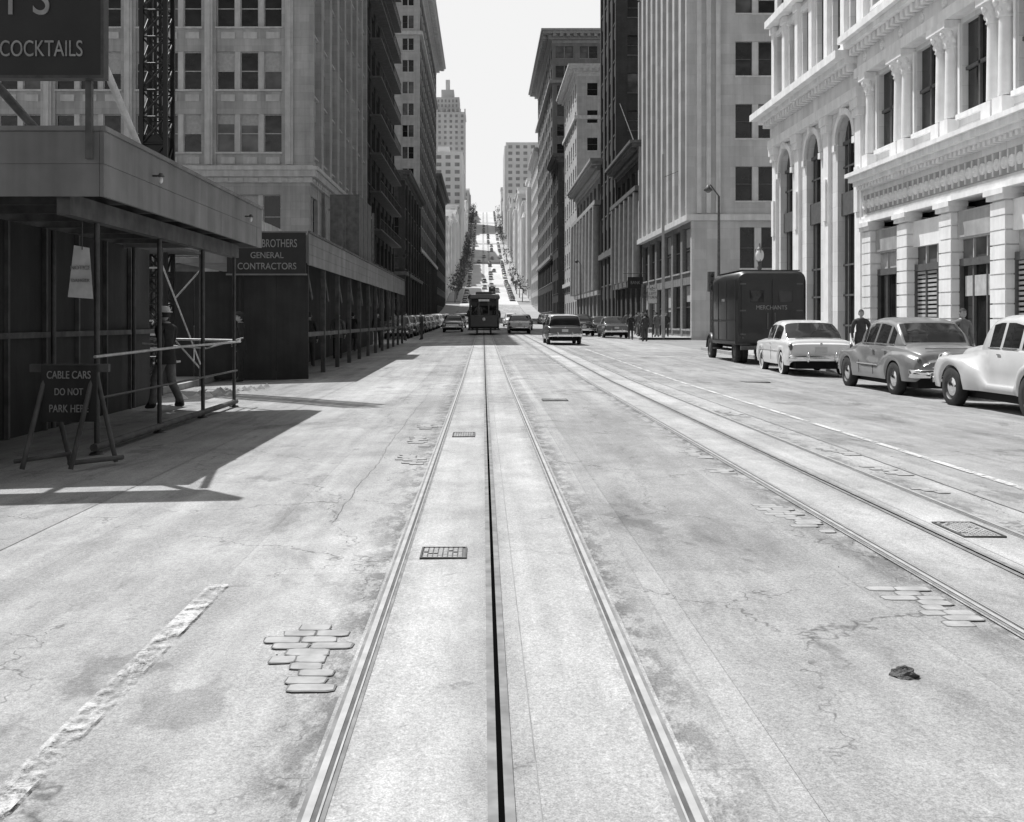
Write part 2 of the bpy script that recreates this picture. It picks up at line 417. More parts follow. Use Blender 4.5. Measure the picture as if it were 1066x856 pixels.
# exposed setts, flush with the road where the asphalt has worn off beside the rails
def cobbles(name,x0,x1,y0,y1,dens=1.0):
    o=Obj(name); cx=(x0+x1)/2; cy=(y0+y1)/2
    A=[(ru(0,6.3),ru(2,5),ru(3,9)) for _ in range(4)]
    def field(x,y):
        return sum(math.sin(a+x*c*1.7+y*b) for a,b,c in A)/4
    y=y0-.05; row=0; hh=(x1-x0)/2
    while y<y1+.02:
        x=x0+(row%2)*.06+ru(-.02,.02); rowd=ru(.085,.10)
        while x<x1-.03:
            w=ru(.10,.19); d=rowd-.010
            e=((x+w/2-cx)/hh)**2*.5+((y-cy)/((y1-y0)/2))**4*.8
            if field(x+w/2,y)*.8+dens-.25-e*.5>0 and x+w<x1+.03:
                zb_=rzl(x+w/2,y+d/2); z=zb_+.0064+ru(.0,.0016); j=lambda q: ru(-q,q)
                c4=[(x+j(.006),y+j(.005)),(x+w+j(.006),y+j(.005)),(x+w+j(.006),y+d+j(.005)),(x+j(.006),y+d+j(.005))]
                # chamfered-corner quad outline
                P=[]
                for i in range(4):
                    a=Vector(c4[i]); b=Vector(c4[(i+1)%4]); k=ru(.10,.18)
                    P.append(tuple(a.lerp(b,k))); P.append(tuple(a.lerp(b,1-ru(.10,.18))))
                n=8; mx_,my_=x+w/2,y+d/2
                T=[(px,py,z) for px,py in P]; Bt=[(px+(px-mx_)*.04,py+(py-my_)*.08,zb_+.003) for px,py in P]
                Q=[(px+(px-mx_)*.10+j(.004),py+(py-my_)*.20+j(.004),zb_+.0058) for px,py in P]
                o.add('bedding','mud',Q,[tuple(range(n))])
                o.add('stones','stone_c',Bt+T,[(i,(i+1)%n,n+(i+1)%n,n+i) for i in range(n)]+[tuple(range(n,2*n))])
            x+=w+ru(.006,.014)
        y+=rowd; row+=1
    o.finish()
cobbles('cobblestone_patch',-.98,-.60,3.85,4.95,.42)
cobbles('cobblestone_patch',-.82,-.60,5.9,6.7,.35)
cobbles('cobblestone_patch',-.90,-.60,9.3,15.5,.12)
cobbles('cobblestone_patch',1.98,2.38,4.4,5.6,.38)
cobbles('cobblestone_patch',2.05,2.38,5.9,8.6,.18)
cobbles('cobblestone_patch',2.14,2.38,9.0,12.5,.08)
cobbles('cobblestone_patch',3.65,4.0,8.6,12.2,.14)
cobbles('cobblestone_patch',3.65,3.95,13.5,19,.05)

def grate(name,x0,x1,y0,y1,st='slab'):
    o=Obj(name); z=rz((x0+x1)/2,y0)
    o.box('well','mud',x0,x1,y0,y1,z-.05,z+.012)
    for a,b,c,d in ((x0,x1,y0,y0+.010),(x0,x1,y1-.010,y1),(x0,x0+.010,y0+.010,y1-.010),(x1-.010,x1,y0+.010,y1-.010)): o.box('rim','steel_d',a,b,c,d,z,z+.019)
    nx=max(3,int((x1-x0)/.032)); ny=max(2,int((y1-y0)/.040))
    for i in range(nx):
        for j in range(ny):
            if rnd()<.08: continue
            a=x0+.02+(x1-x0-.04)*i/nx; b=y0+.02+(y1-y0-.04)*j/ny
            o.box('studs',st,a,a+.022,b,b+.028,z+.011,z+.0175+ru(0,.001))
    o.finish()
grate('utility_grate',-.38,-.10,6.3,6.60)
grate('utility_grate',-.38,-.10,12.9,13.4)
grate('utility_grate',3.14,3.42,6.9,7.4)
grate('utility_grate',1.05,1.5,18.6,19.0,'seam2')
grate('utility_grate',6.2,6.8,25,25.5,'seam2')
o=Obj('rubble_lump')
v=[];f=[]
for j in range(6):
    ph=math.pi*.5*j/5
    for i in range(12):
        t=2*math.pi*i/12; r=ru(.75,1.2)
        v.append((1.68+.055*math.cos(t)*math.cos(ph)*r,4.22+.06*math.sin(t)*math.cos(ph)*r,.0+.035*math.sin(ph)*r))
for j in range(5):
    for i in range(12): f.append((j*12+i,j*12+(i+1)%12,(j+1)*12+(i+1)%12,(j+1)*12+i))
o.add('lump','rock',v,f); o.finish()
o=Obj('gravel')
for k in range(60):
    x=random.choice([ru(-1.1,-.6),ru(1.9,2.4),ru(3.6,4.3)]); y=ru(4,14); s=ru(.002,.005)
    z=rzl(x,y)+.004
    o.add('pebbles','rock',[(x-s,y-s,z),(x+s,y-s*.6,z),(x+s*.7,y+s,z),(x-s,y+s*.8,z),(x,y,z+s*1.2)],[(0,1,4),(1,2,4),(2,3,4),(3,0,4)])
o.finish()

# ------------------------------------------------------------------ facades
def bays(o,F,u0,u1,v0,v1,nb,nf,pier=.8,span=1.6,sub=1,subw=.16,wall='tan',trim=None,rib=0.0,dep=.35,sill=True,sash=True,lod=0,frame='frame',blinds=.25,sp_d=-.03,headt=False,split=.55):
    trim=trim or wall
    W=(u1-u0)/nb; H=(v1-v0)/nf
    for i in range(nb+1):
        c=u0+i*W; a=max(u0,c-pier/2) ; b=min(u1,c+pier/2)
        o.fbox('walls',wall,F,a,b,v0,v1,-dep,rib)
    for j in range(nf+1):
        b=v0+j*H+span*split if j<nf else v1-.004
        a=v0+j*H-span*(1-split) if j>0 else v0+.004
        if b-a>.02: o.fbox('walls',wall,F,u0+.01,u1-.01,a,b,-dep+.004,sp_d)
    if lod>=2:
        o.fquad('windows','fardk',F,u0,u1,v0,v1,-dep+.02); return
    for i in range(nb):
        a=u0+i*W+pier/2; b=u0+(i+1)*W-pier/2
        for j in range(nf):
            c=v0+j*H+span*split; d=v0+(j+1)*H-span*(1-split)
            if sill: o.fbox('trim',trim,F,a-.06 if rib<.05 else a+.003,b+.06 if rib<.05 else b-.003,c-.10,c+.012,sp_d-.01,max(sp_d,-.03)+.10)
            if headt: o.fbox('trim',trim,F,a-.08,b+.08,d-.01,d+.22,sp_d-.01,max(0,sp_d)+.09)
            ww=(b-a-(sub-1)*subw)/sub
            for k in range(sub):
                p=a+k*(ww+subw); q=p+ww
                if k<sub-1: o.fbox('trim',trim,F,q,q+subw,c,d,-dep+.006,-.12)
                r=rnd(); gm='glass' if r<.72 else 'glass2'
                o.fquad('windows',gm,F,p,q,c,d,-dep+.05)
                if lod==0:
                    if rnd()<blinds:
                        hh=(d-c)*ru(.2,.6); o.fquad('blinds','blind',F,p+.05,q-.05,d-hh,d-.04,-dep+.058)
                    t=.06
                    o.fbox('frames',frame,F,p,p+t,c,d,-dep+.052,-dep+.11); o.fbox('frames',frame,F,q-t,q,c,d,-dep+.052,-dep+.11)
                    o.fbox('frames',frame,F,p+t,q-t,c,c+t,-dep+.052,-dep+.108); o.fbox('frames',frame,F,p+t,q-t,d-t,d,-dep+.052,-dep+.108)
                    if sash: o.fbox('frames',frame,F,p+t,q-t,(c+d)/2-.03,(c+d)/2+.03,-dep+.052,-dep+.106)
                elif sash:
                    o.fbox('frames',frame,F,p,q,(c+d)/2-.04,(c+d)/2+.04,-dep+.052,-dep+.10)
def slab(o,mat,B,p,z0,z1,part='cornice'):
    o.box(part,mat,B[0]-p,B[1]+p,B[2]-p,B[3]+p,z0,z1)
def cornice(o,mat,B,z,h=.9,p=.7,dent=.45,side=1):
    slab(o,mat,B,.08,z,z+h*.25); slab(o,mat,B,p*.35,z+h*.25,z+h*.5); slab(o,mat,B,p*.85,z+h*.62,z+h*.82); slab(o,mat,B,p,z+h*.82,z+h)
    slab(o,mat,B,p*.45,z+h*.5,z+h*.62)
    if dent:
        xs=B[0] if side>0 else B[1]; s=-1 if side>0 else 1
        y=B[2]
        while y<B[3]:
            a,b=sorted((xs+s*p*.46,xs+s*p*.8)); o.box('cornice',mat,a,b,y,y+dent*.5,z+h*.40,z+h*.617); y+=dent
        x=B[0]
        while x<B[1]:
            o.box('cornice',mat,x,x+dent*.5,B[2]-p*.8,B[2]-p*.46,z+h*.40,z+h*.617); x+=dent
def building(name,x0,x1,y0,y1,h,side,levels,wall,trim,belts=(),corn=None,dep=.35,fin=True,front=True):
    zb=min(g(y0),g(y1))-.3; z=g((y0+y1)/2)-.05
    o=Obj(name); e=dep+.02
    cx0,cx1=(x0+e,x1) if side>0 else (x0,x1-e)
    o.box('core','interior',cx0,cx1,y0+e,y1-.02,zb-2,z+h-.3)
    o.box('walls',wall,cx0+.0,cx1,y1-.019,y1,zb-2,z+h); 
    if side>0: o.box('walls',wall,x1,x1+.02,y0,y1-.02,zb-2,z+h)
    else: o.box('walls',wall,x0-.02,x0,y0,y1-.02,zb-2,z+h)
    o.box('roof','roofm',x0+.05,x1-.05,y0+.05,y1-.05,z+h-.29,z+h-.05)
    FS=Fr(x0,y0,z,(0,1),(-1,0)) if side>0 else Fr(x1,y0,z,(0,1),(1,0))
    FF=Fr(x0-.012,y0-.012,z,(1,0),(0,-1)) if side>0 else Fr(x1+.012,y0-.012,z,(-1,0),(0,-1))
    o.fbox('walls',wall,FS,.01,y1-y0-.01,zb-2-z,0,-dep,-.02)
    o.fbox('walls',wall,FF,.0,x1-x0,zb-2-z,0,-dep,-.02)
    for L in levels:
        v0,v1,ks,kf=L
        if ks is not None:
            k=dict(wall=wall,trim=trim,dep=dep); k.update(ks); bays(o,FS,0,y1-y0,v0,v1,**k)
        if kf is not None and front:
            k=dict(wall=wall,trim=trim,dep=dep); k.update(kf); u0=k.pop('u0',0.0); u1=k.pop('u1',x1-x0)
            if u0>0: o.fbox('walls',wall,FF,0,u0,v0,v1,-dep,-.006)
            if u1<x1-x0: o.fbox('walls',wall,FF,u1,x1-x0,v0,v1,-dep,-.006)
            bays(o,FF,u0,u1,v0,v1,**k)
    B=(x0,x1,y0,y1)
    for (bz,bh,bp) in belts: slab(o,trim,B,bp,z+bz,z+bz+bh,'belts')
    if corn: cornice(o,trim,B,z+h,*corn,side=side)
    if fin: o.finish()
    return o,FS,FF,z,B

# ---- L1
o,FS,FF,z,B=building('office_building',-42,-11.1,67.5,98.9,32,-1,[
  (0,5.4,dict(nb=8,nf=1,pier=1.2,span=1.4,sub=2),dict(nb=5,nf=1,pier=1.2,span=1.4,sub=2,u0=1.3,u1=27)),
  (5.4,9.9,dict(nb=8,nf=1,pier=1.1,span=1.7,sub=2),dict(nb=5,nf=1,pier=1.1,span=1.7,sub=3,subw=.3,frame='frame_l',u0=1.3,u1=27)),
  (11.0,31,dict(nb=8,nf=5,pier=1.0,span=1.5,sub=2,rib=.25,sp_d=-.12,frame='frame_l'),dict(nb=5,nf=5,pier=.95,span=1.55,sub=3,subw=.34,blinds=.35,sp_d=-.08,frame='frame_l',u0=1.3,u1=27)),
  (31,32,None,None)],'tan','tan_t',belts=[(5.2,.35,.12),(9.9,.35,.18),(10.25,.4,.45),(10.65,.25,.6),(10.9,.1,.25)],corn=(1.2,1.0,.6),fin=False)
for i in range(28): o.fbox('trim','tan_t',FF,.4+i*.95,.85+i*.95,9.98,10.2,0.18,.26)
for i in range(32): o.fbox('trim','tan_t',FS,.4+i*.95,.85+i*.95,9.98,10.2,0.18,.26)
for j in range(5):
    for i in range(5):
        u=1.3+i*5.14
        for k in range(3): o.fbox('trim','tan_t',FF,u+.62+k*1.43,u+1.5+k*1.43,11.0+j*4+.12,11.0+j*4+.55,-.08,-.03)
for i in range(6):
    u=1.3+i*5.14; o.fbox('trim','tan_t',FF,u-.25,u+.25,11.05,30.9,0.0,.09); o.fbox('trim','tan_t',FF,u-.10,u+.10,11.06,30.8,0.09,.15)
o.finish()
# ---- L2 dark with fire-escape ledges
o,FS,FF,z,B=building('dark_office_building',-36,-11.1,99.2,131,44,-1,[
  (0,6,dict(nb=7,nf=1,pier=1.2,span=1.4,sub=2,lod=1),None),
  (6,43,dict(nb=7,nf=10,pier=1.1,span=1.4,sub=2,lod=1,rib=.1),dict(nb=5,nf=9,pier=1.2,span=1.6,sub=2,lod=1)),(43,44,None,None)],'dark_b','dark_t',belts=[(5.8,.5,.5)],corn=(1.3,1.4,.7),fin=False)
for j in range(1,10):
    v=6+j*3.7
    o.fbox('fire_escape','dark_t',FS,3,28,v-.1,v+.05,.12,1.25)
    for k in range(26): o.fbox('fire_escape','steel_d',FS,3+k*.98,3.05+k*.98,v+.05,v+1.0,1.18,1.23)
    o.fbox('fire_escape','steel_d',FS,3,28,v+1.0,v+1.05,1.17,1.24)
o.finish()
building('bank_building',-36,-11.1,147,184.8,20,-1,[(0,7,dict(nb=6,nf=1,pier=1.6,span=1.6,sub=2,lod=1,rib=.25),dict(nb=4,nf=1,pier=1.6,span=1.6,sub=2,lod=1)),(7,20,dict(nb=6,nf=3,pier=1.4,span=1.5,sub=2,lod=1,rib=.2),dict(nb=4,nf=3,pier=1.4,span=1.5,sub=2,lod=1))],'dark_b','dark_t',belts=[(6.8,.5,.5)],corn=(1.3,1.1,.7))
building('office_building',-40,-11.1,185,250,58,-1,[(0,12,dict(nb=12,nf=2,pier=1.6,span=1.6,sub=2,lod=1,rib=.25,wall='dark_b'),dict(nb=6,nf=2,pier=1.4,span=1.6,lod=1)),(12,50,dict(nb=12,nf=10,pier=1.5,span=1.5,sub=2,lod=1,wall='mid_b'),dict(nb=7,nf=10,pier=2.2,span=1.7,sub=2,lod=1)),(50,58,dict(nb=12,nf=2,pier=1.5,span=1.5,sub=2,lod=1,wall='mid_b'),dict(nb=7,nf=2,pier=2.2,span=1.7,sub=2,lod=1))],'lt_b','lt_t',belts=[(11.8,.6,.4),(49.8,.6,.5)],corn=(2.2,2.2,1.2))
building('dark_office_building',-36,-11.1,254,311,31,-1,[(0,31,dict(nb=10,nf=7,pier=1.6,span=1.6,sub=2,lod=1),dict(nb=6,nf=7,pier=1.6,span=1.6,sub=2,lod=1))],'dark_b','dark_t',corn=(1.5,1.2,1))

# ---- R3 tower with ribs
o,FS,FF,z,B=building('tower_building',14.2,44,72,94.5,29.5,1,[
  (0,8.0,dict(nb=6,nf=2,pier=.8,span=.9,sub=1,wall='mid_b',trim='mid_t'),dict(nb=5,nf=2,pier=1.8,span=1.2,sub=2,subw=.45,u0=2.4,u1=24,blinds=.2)),
  (8.2,29.5,dict(nb=9,nf=5,pier=.85,span=1.6,rib=.35,sp_d=-.18,blinds=.3),dict(nb=5,nf=5,pier=1.6,span=1.9,sub=2,subw=.42,u0=2.2,u1=24,blinds=.2,sp_d=-.01))],
  'cream','cream_t',belts=[(7.9,.4,.42)],corn=(.5,.4,0),fin=False)
for uu in (.35,1.0,1.65): o.fbox('walls','cream_t',FF,uu,uu+.3,8.4,29.4,-.01,.16)
o.finish()
o,FS,FF,z,B=building('columned_bank_building',14.2,34,94.8,112,15.6,1,[(0,15.6,dict(nb=5,nf=3,pier=1.3,span=1.5,lod=1,wall='dark_b'),None)],'dark_b','dark_t',belts=[(4.2,.5,.4),(12.6,.4,.7)],corn=(1.4,1.2,.6),fin=False)
for i in range(6):
    c=FS.P(.5+i*3.24,0,.35); o.cyl('columns','mid_t',(c[0],c[1],z+4.7),(c[0],c[1],z+12.5),.42,.36,14)
o.finish()
building('tower_building',14.2,40,112.2,127,56,1,[(0,56,dict(nb=4,nf=14,pier=1.6,span=1.6,lod=1,rib=.12,sub=2),dict(nb=6,nf=14,pier=2.3,span=1.9,lod=1,sub=1))],'dark_b','dark_t',belts=[(8,.6,.4)],corn=(1.5,1.2,1))
o,FS,FF,z,B=building('columned_bank_building',14.2,34,127.2,160,18.2,1,[(0,18.2,dict(nb=7,nf=3,pier=1.7,span=1.4,lod=1),None)],'mid_b','mid_t',belts=[(3.8,.5,.4),(14.6,.5,.9)],corn=(1.8,1.5,.8),fin=False)
for i in range(8):
    c=FS.P(.6+i*4.5,0,.5); o.cyl('columns','mid_t',(c[0],c[1],z+4.3),(c[0],c[1],z+14.5),.62,.52,14)
o.fprism('pediment','mid_t',FF,[(0,20.05),(19,20.05),(9.5,23.2)],-.5,.6)
o.finish()
building('office_building',14.2,38,160.3,184,37.5,1,[(0,37.5,dict(nb=6,nf=9,pier=2.0,span=1.8,lod=1),dict(nb=5,nf=9,pier=3.2,span=2.2,lod=1))],'lt_b','lt_t',belts=[(6,.6,.4),(31,.5,.4)],corn=(1.6,1.4,.9))
building('office_building',14.2,44,217,274,56,1,[(0,12,dict(nb=10,nf=2,pier=2,span=1.6,sub=2,lod=1,wall='dark_b'),dict(nb=6,nf=2,pier=2,span=1.6,lod=1)),(12,48,dict(nb=10,nf=9,pier=2,span=1.6,sub=2,lod=1),dict(nb=6,nf=9,pier=2,span=1.6,sub=2,lod=1)),(48,56,dict(nb=10,nf=2,pier=1.4,span=1.5,sub=2,lod=1),dict(nb=6,nf=2,pier=1.4,span=1.5,sub=2,lod=1))],'mid_b','mid_t',belts=[(11.7,.6,.5),(47.7,.6,.7)],corn=(2.4,2.4,1.4))
building('office_building',14.2,40,200,216.8,30,1,[(0,30,dict(nb=4,nf=7,pier=1.7,span=1.7,lod=1,sub=2),dict(nb=6,nf=7,pier=1.7,span=1.7,lod=1))],'dark_b','dark_t',corn=(1.5,1.2,.9))
building('office_building',14.2,40,274.3,311,40,1,[(0,40,dict(nb=7,nf=10,pier=1.9,span=1.7,lod=1,sub=2),dict(nb=6,nf=10,pier=1.9,span=1.7,lod=1))],'lt_b','lt_t',corn=(1.5,1.2,.9))

def hillb(name,x0,x1,y0,y1,h,side,mat):
    nf=max(2,int(h/3.8)); o,FS,FF,z,B=building(name,x0,x1,y0,y1,h,side,[(0,h,dict(nb=max(2,int((y1-y0)/4)),nf=nf,pier=2.0,span=1.9,lod=2,sub=1),dict(nb=max(2,int((x1-x0)/4)),nf=nf,pier=2.2,span=1.9,lod=2))],mat,mat,fin=False)
    slab(o,mat,B,.5,z+h,z+h+.8); 
    if rnd()<.6: o.box('penthouse',mat,(x0+x1)/2-3,(x0+x1)/2+3,y0+2,y0+8,z+h+.8,z+h+ru(3,6))
    if rnd()<.5:
        for q in range(int((y1-y0)/6)):
            a,b=(x0-1.2,x0) if side>0 else (x1,x1+1.2)
            o.box('bay_windows',mat,a,b,y0+1.5+q*6,y0+4.2+q*6,z+3,z+h-1)
    o.finish()
def hillrow(side,blocks,hf,xin):
    for a,b in blocks:
        y=a
        while y<b-8:
            w=ru(12,22); y1=min(b,y+w)
            if b-y1<8: y1=b
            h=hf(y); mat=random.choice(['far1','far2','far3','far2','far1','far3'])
            inn=ru(0,.8)
            if side>0: hillb('hill_building',xin+inn,xin+inn+ru(14,24),y,y1-.3,h,1,mat)
            else: hillb('hill_building',xin-inn-ru(14,24),xin-inn,y,y1-.3,h,-1,mat)
            y=y1
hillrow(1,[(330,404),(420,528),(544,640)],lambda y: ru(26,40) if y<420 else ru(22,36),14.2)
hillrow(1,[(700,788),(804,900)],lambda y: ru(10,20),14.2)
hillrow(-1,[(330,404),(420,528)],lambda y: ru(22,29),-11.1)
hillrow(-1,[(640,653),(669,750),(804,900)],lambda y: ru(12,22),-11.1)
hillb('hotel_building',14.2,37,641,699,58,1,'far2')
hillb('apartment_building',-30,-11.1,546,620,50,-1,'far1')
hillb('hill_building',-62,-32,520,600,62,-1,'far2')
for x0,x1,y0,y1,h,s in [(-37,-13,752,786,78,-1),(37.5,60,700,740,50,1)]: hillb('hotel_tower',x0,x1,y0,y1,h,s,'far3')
o=Obj('hotel_tower'); z=g(769)
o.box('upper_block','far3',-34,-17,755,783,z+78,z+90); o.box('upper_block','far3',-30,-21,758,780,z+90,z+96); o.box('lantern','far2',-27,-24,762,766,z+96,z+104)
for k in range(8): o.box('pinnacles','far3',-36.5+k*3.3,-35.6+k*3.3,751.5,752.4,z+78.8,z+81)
for j in range(3):
    for i in range(6): o.box('windows','fardk',-32.6+i*2.6,-31.4+i*2.6,754.9,755.2,z+79.5+j*3.4,z+81.5+j*3.4)
o.finish()
for sx in (-1,1):
    for k in range(9):
        y=340+k*62; w=ru(20,34)
        x0=(37 if sx>0 else -37-w)+ (ru(2,30) if sx>0 else -ru(2,30))
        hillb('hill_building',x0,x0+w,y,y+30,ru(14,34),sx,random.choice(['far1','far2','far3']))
o=Obj('distant_trees')
for k in range(84):
    y=322+k*6.9+ru(-3,3); x=random.choice([-8.6,12.0,-8.2,-8.8])+ru(-.5,.5); z=g(y)-.1; H=ru(6,11)
    o.cyl('trunks','bark',(x,y,z),(x+ru(-.2,.2),y,z+H*.5),.16,.08,5)
    for q in range(80):
        t=ru(0,6.28); r=math.sqrt(rnd())*H*.27; zz=z+H*.62+ru(-.33,.36)*H*(1-.5*r/(H*.27)); s=ru(.3,.62)
        c=Vector((x+r*math.cos(t),y+r*math.sin(t),zz)); A=[tuple(c+Vector((ru(-s,s),ru(-s,s),ru(-s,s)))) for _ in range(3)]
        o.add('crowns','leaf',A,[(0,1,2)])
o.finish()

# ---- R1 : near white ornate block
o=Obj('ornate_commercial_building'); x0=14.2; Y1=39.3; Lr=29.3; F=Fr(x0,Y1,-.05,(0,-1),(-1,0)); W='white_stone'; T='white_trim'
o.box('core','interior',x0+.62,40,Y1-Lr,Y1-.02,-2,20)
o.box('walls',W,x0+.0,40,Y1-.018,Y1,-2,20.3); o.box('walls',W,x0,40,Y1-Lr-.02,Y1-Lr,-2,20.3)
o.box('roof','roofm',x0+.1,39.9,Y1-Lr,Y1-.05,20,20.25)
bw=3.3; nb=9
def rosette(F,u,v,r,d):
    c=F.P(u,v,d); o.lathe('ornament',T,c,'x',[(r,.03),(r,-.02),(r*.72,-.05),(r*.55,-.01),(r*.3,-.01),(r*.22,-.07),(.001,-.08)],12)
for i in range(nb+1):
    c=.55+i*bw
    if c>Lr: break
    for k in range(11):
        o.fbox('walls',T,F,c-.42,c+.42,.35+k*.40,.35+k*.40+.36,-.3,.16)
    o.fbox('walls',W,F,c-.38,c+.38,0,4.9,-.6,.11)
    o.fbox('walls',T,F,c-.50,c+.50,0,.33,-.3,.24)
    o.fbox('walls',T,F,c-.50,c+.50,4.76,4.9,-.3,.24); o.fbox('walls',T,F,c-.56,c+.56,4.9,5.06,-.3,.30)
for i in range(nb):
    a=.55+i*bw+.38; b=.55+(i+1)*bw-.38
    if b>Lr: break
    o.fbox('shopfront','mid_t' if i%2 else T,F,a,b,0,.65,-.5,-.06)
    o.fquad('windows','glass',F,a,b,.65,3.1,-.22)
    o.fbox('shopfront','frame',F,a,b,3.1,3.32,-.5,-.10)
    o.fquad('windows','glass2' if i%3 else 'blind',F,a,b,3.32,4.7,-.22)
    o.fbox('shopfront',T if i%2 else 'frame_l',F,a,b,3.9,4.75,-.5,-.06)
    for k in range(1,3): 
        u=a+(b-a)*k/3; o.fbox('frames','frame' ,F,u-.04,u+.04,.65,3.1,-.219,-.14)
        o.fbox('frames','frame_l',F,u-.03,u+.03,3.32,3.9,-.219,-.15)
    o.fbox('frames','frame',F,a,a+.09,.65,3.1,-.219,-.1); o.fbox('frames','frame',F,b-.09,b,.65,3.1,-.219,-.1)
    if i in (1,3):
        for k in range(16): o.fbox('blinds','blind',F,a+.1,b-.1,.9+k*.14,.98+k*.14,-.21,-.18)
    if i in (2,5): o.fbox('signboard','blind',F,a+.3,b-.3,2.2,2.8,-.20,-.16)
    if i in (0,2,4): o.fbox('signboard','mid_t',F,a+.1,b-.1,3.95,4.7,-.058,-.02)
o.fbox('walls',W,F,0,Lr,5.06,6.45,-.6,.06)
o.fbox('walls',T,F,0,Lr,5.06,5.22,.05,.22); o.fbox('walls',T,F,0,Lr,5.22,5.32,.05,.14)
o.fbox('ornament','mid_t',F,.05,Lr-.05,5.42,6.1,.055,.075)
k=0
while k*.42<Lr-.3:
    rosette(F,.2+k*.42,5.75,.17,.095); o.fbox('ornament',T,F,.39+k*.42,.43+k*.42,5.45,6.08,.07,.12); k+=1
for k in range(int(Lr/.3)): o.fbox('cornice',T,F,.05+k*.3,.2+k*.3,6.3,6.45,.05,.34)
o.fbox('cornice',T,F,-.1,Lr,6.45,6.6,-.6,.42); o.fbox('cornice',T,F,-.15,Lr,6.6,6.78,-.6,.58); o.fbox('cornice',T,F,-.2,Lr,6.78,6.92,-.6,.7)
o.fbox('walls',W,F,0,Lr,6.92,7.6,-.6,.0)
for i in range(nb):
    a=.55+i*bw; b=a+bw
    if b>Lr: break
    c=(a+b)/2; hw=.86
    o.fbox('walls',W,F,a,c-hw,7.6,10.45,-.6,-.02); o.fbox('walls',W,F,c+hw,b,7.6,10.45,-.6,-.02)
    o.fquad('windows','glass',F,c-hw,c+hw,7.6,10.3,-.2); o.fbox('frames','frame',F,c-.05,c+.05,7.6,10.3,-.199,-.12)
    o.fbox('frames','frame',F,c-hw,c+hw,8.9,9.0,-.199,-.12); o.fbox('walls',W,F,c-hw,c+hw,10.3,10.45,-.6,-.04)
    o.fbox('trim',T,F,c-hw-.14,c-hw-.01,7.6,10.3,-.05,.06); o.fbox('trim',T,F,c+hw+.01,c+hw+.14,7.6,10.3,-.05,.06)
    o.fbox('trim',T,F,c-hw-.15,c+hw+.15,7.45,7.6,-.05,.12)
    for sx in (-1,1):
        u=c+sx*1.32; q=F.P(u,0,.10)
        o.fbox('columns',T,F,u-.27,u+.27,7.0,7.5,-.05,.34)
        o.cyl('columns',T,(q[0],q[1],7.5),(q[0],q[1],9.75),.20,.17,14)
        o.lathe('columns',T,(q[0],q[1],9.6),'z',[(.18,0),(.22,.04),(.19,.1),(.25,.25),(.23,.38),(.36,.56),(.36,.6)],12)
        for t in range(6):
            an=t*1.047; o.sph('columns',T,(q[0]+.27*math.cos(an),q[1]+.27*math.sin(an),10.02),(.09,.09,.11),6,5); o.sph('columns',T,(q[0]+.2*math.cos(an+.5),q[1]+.2*math.sin(an+.5),9.82),(.07,.07,.09),6,5)
        o.fbox('columns',T,F,u-.33,u+.33,10.2,10.44,-.05,.46)
o.fbox('walls',W,F,0,.55,7.6,10.45,-.6,-.01)
o.fbox('walls',T,F,-.02,Lr,10.45,10.8,-.6,.42); o.fbox('walls',W,F,-.02,Lr,10.8,11.5,-.6,.3)
for k in range(int(Lr/.4)): o.fbox('cornice',T,F,.05+k*.4,.27+k*.4,11.3,11.55,.3,.62)
for i in range(nb*2):
    u=.9+i*1.65; 
    if u<Lr: rosette(F,u,11.05,.17,.31)
o.fbox('cornice',T,F,-.1,Lr,11.55,11.75,-.6,.8); o.fbox('cornice',T,F,-.1,Lr,11.75,12,-.6,1.0)
bays(o,F,0,Lr,12,19.9,nb,2,pier=1.5,span=1.6,wall=W,trim=T,dep=.35,headt=True)
for i in range(nb+1):
    c=i*Lr/nb; o.fbox('trim',T,F,max(0,c-.35),min(Lr,c+.35),12.05,19.8,0,.2)
o.fbox('cornice',T,F,-.1,Lr,19.9,20.6,-.6,.9)
o.finish()

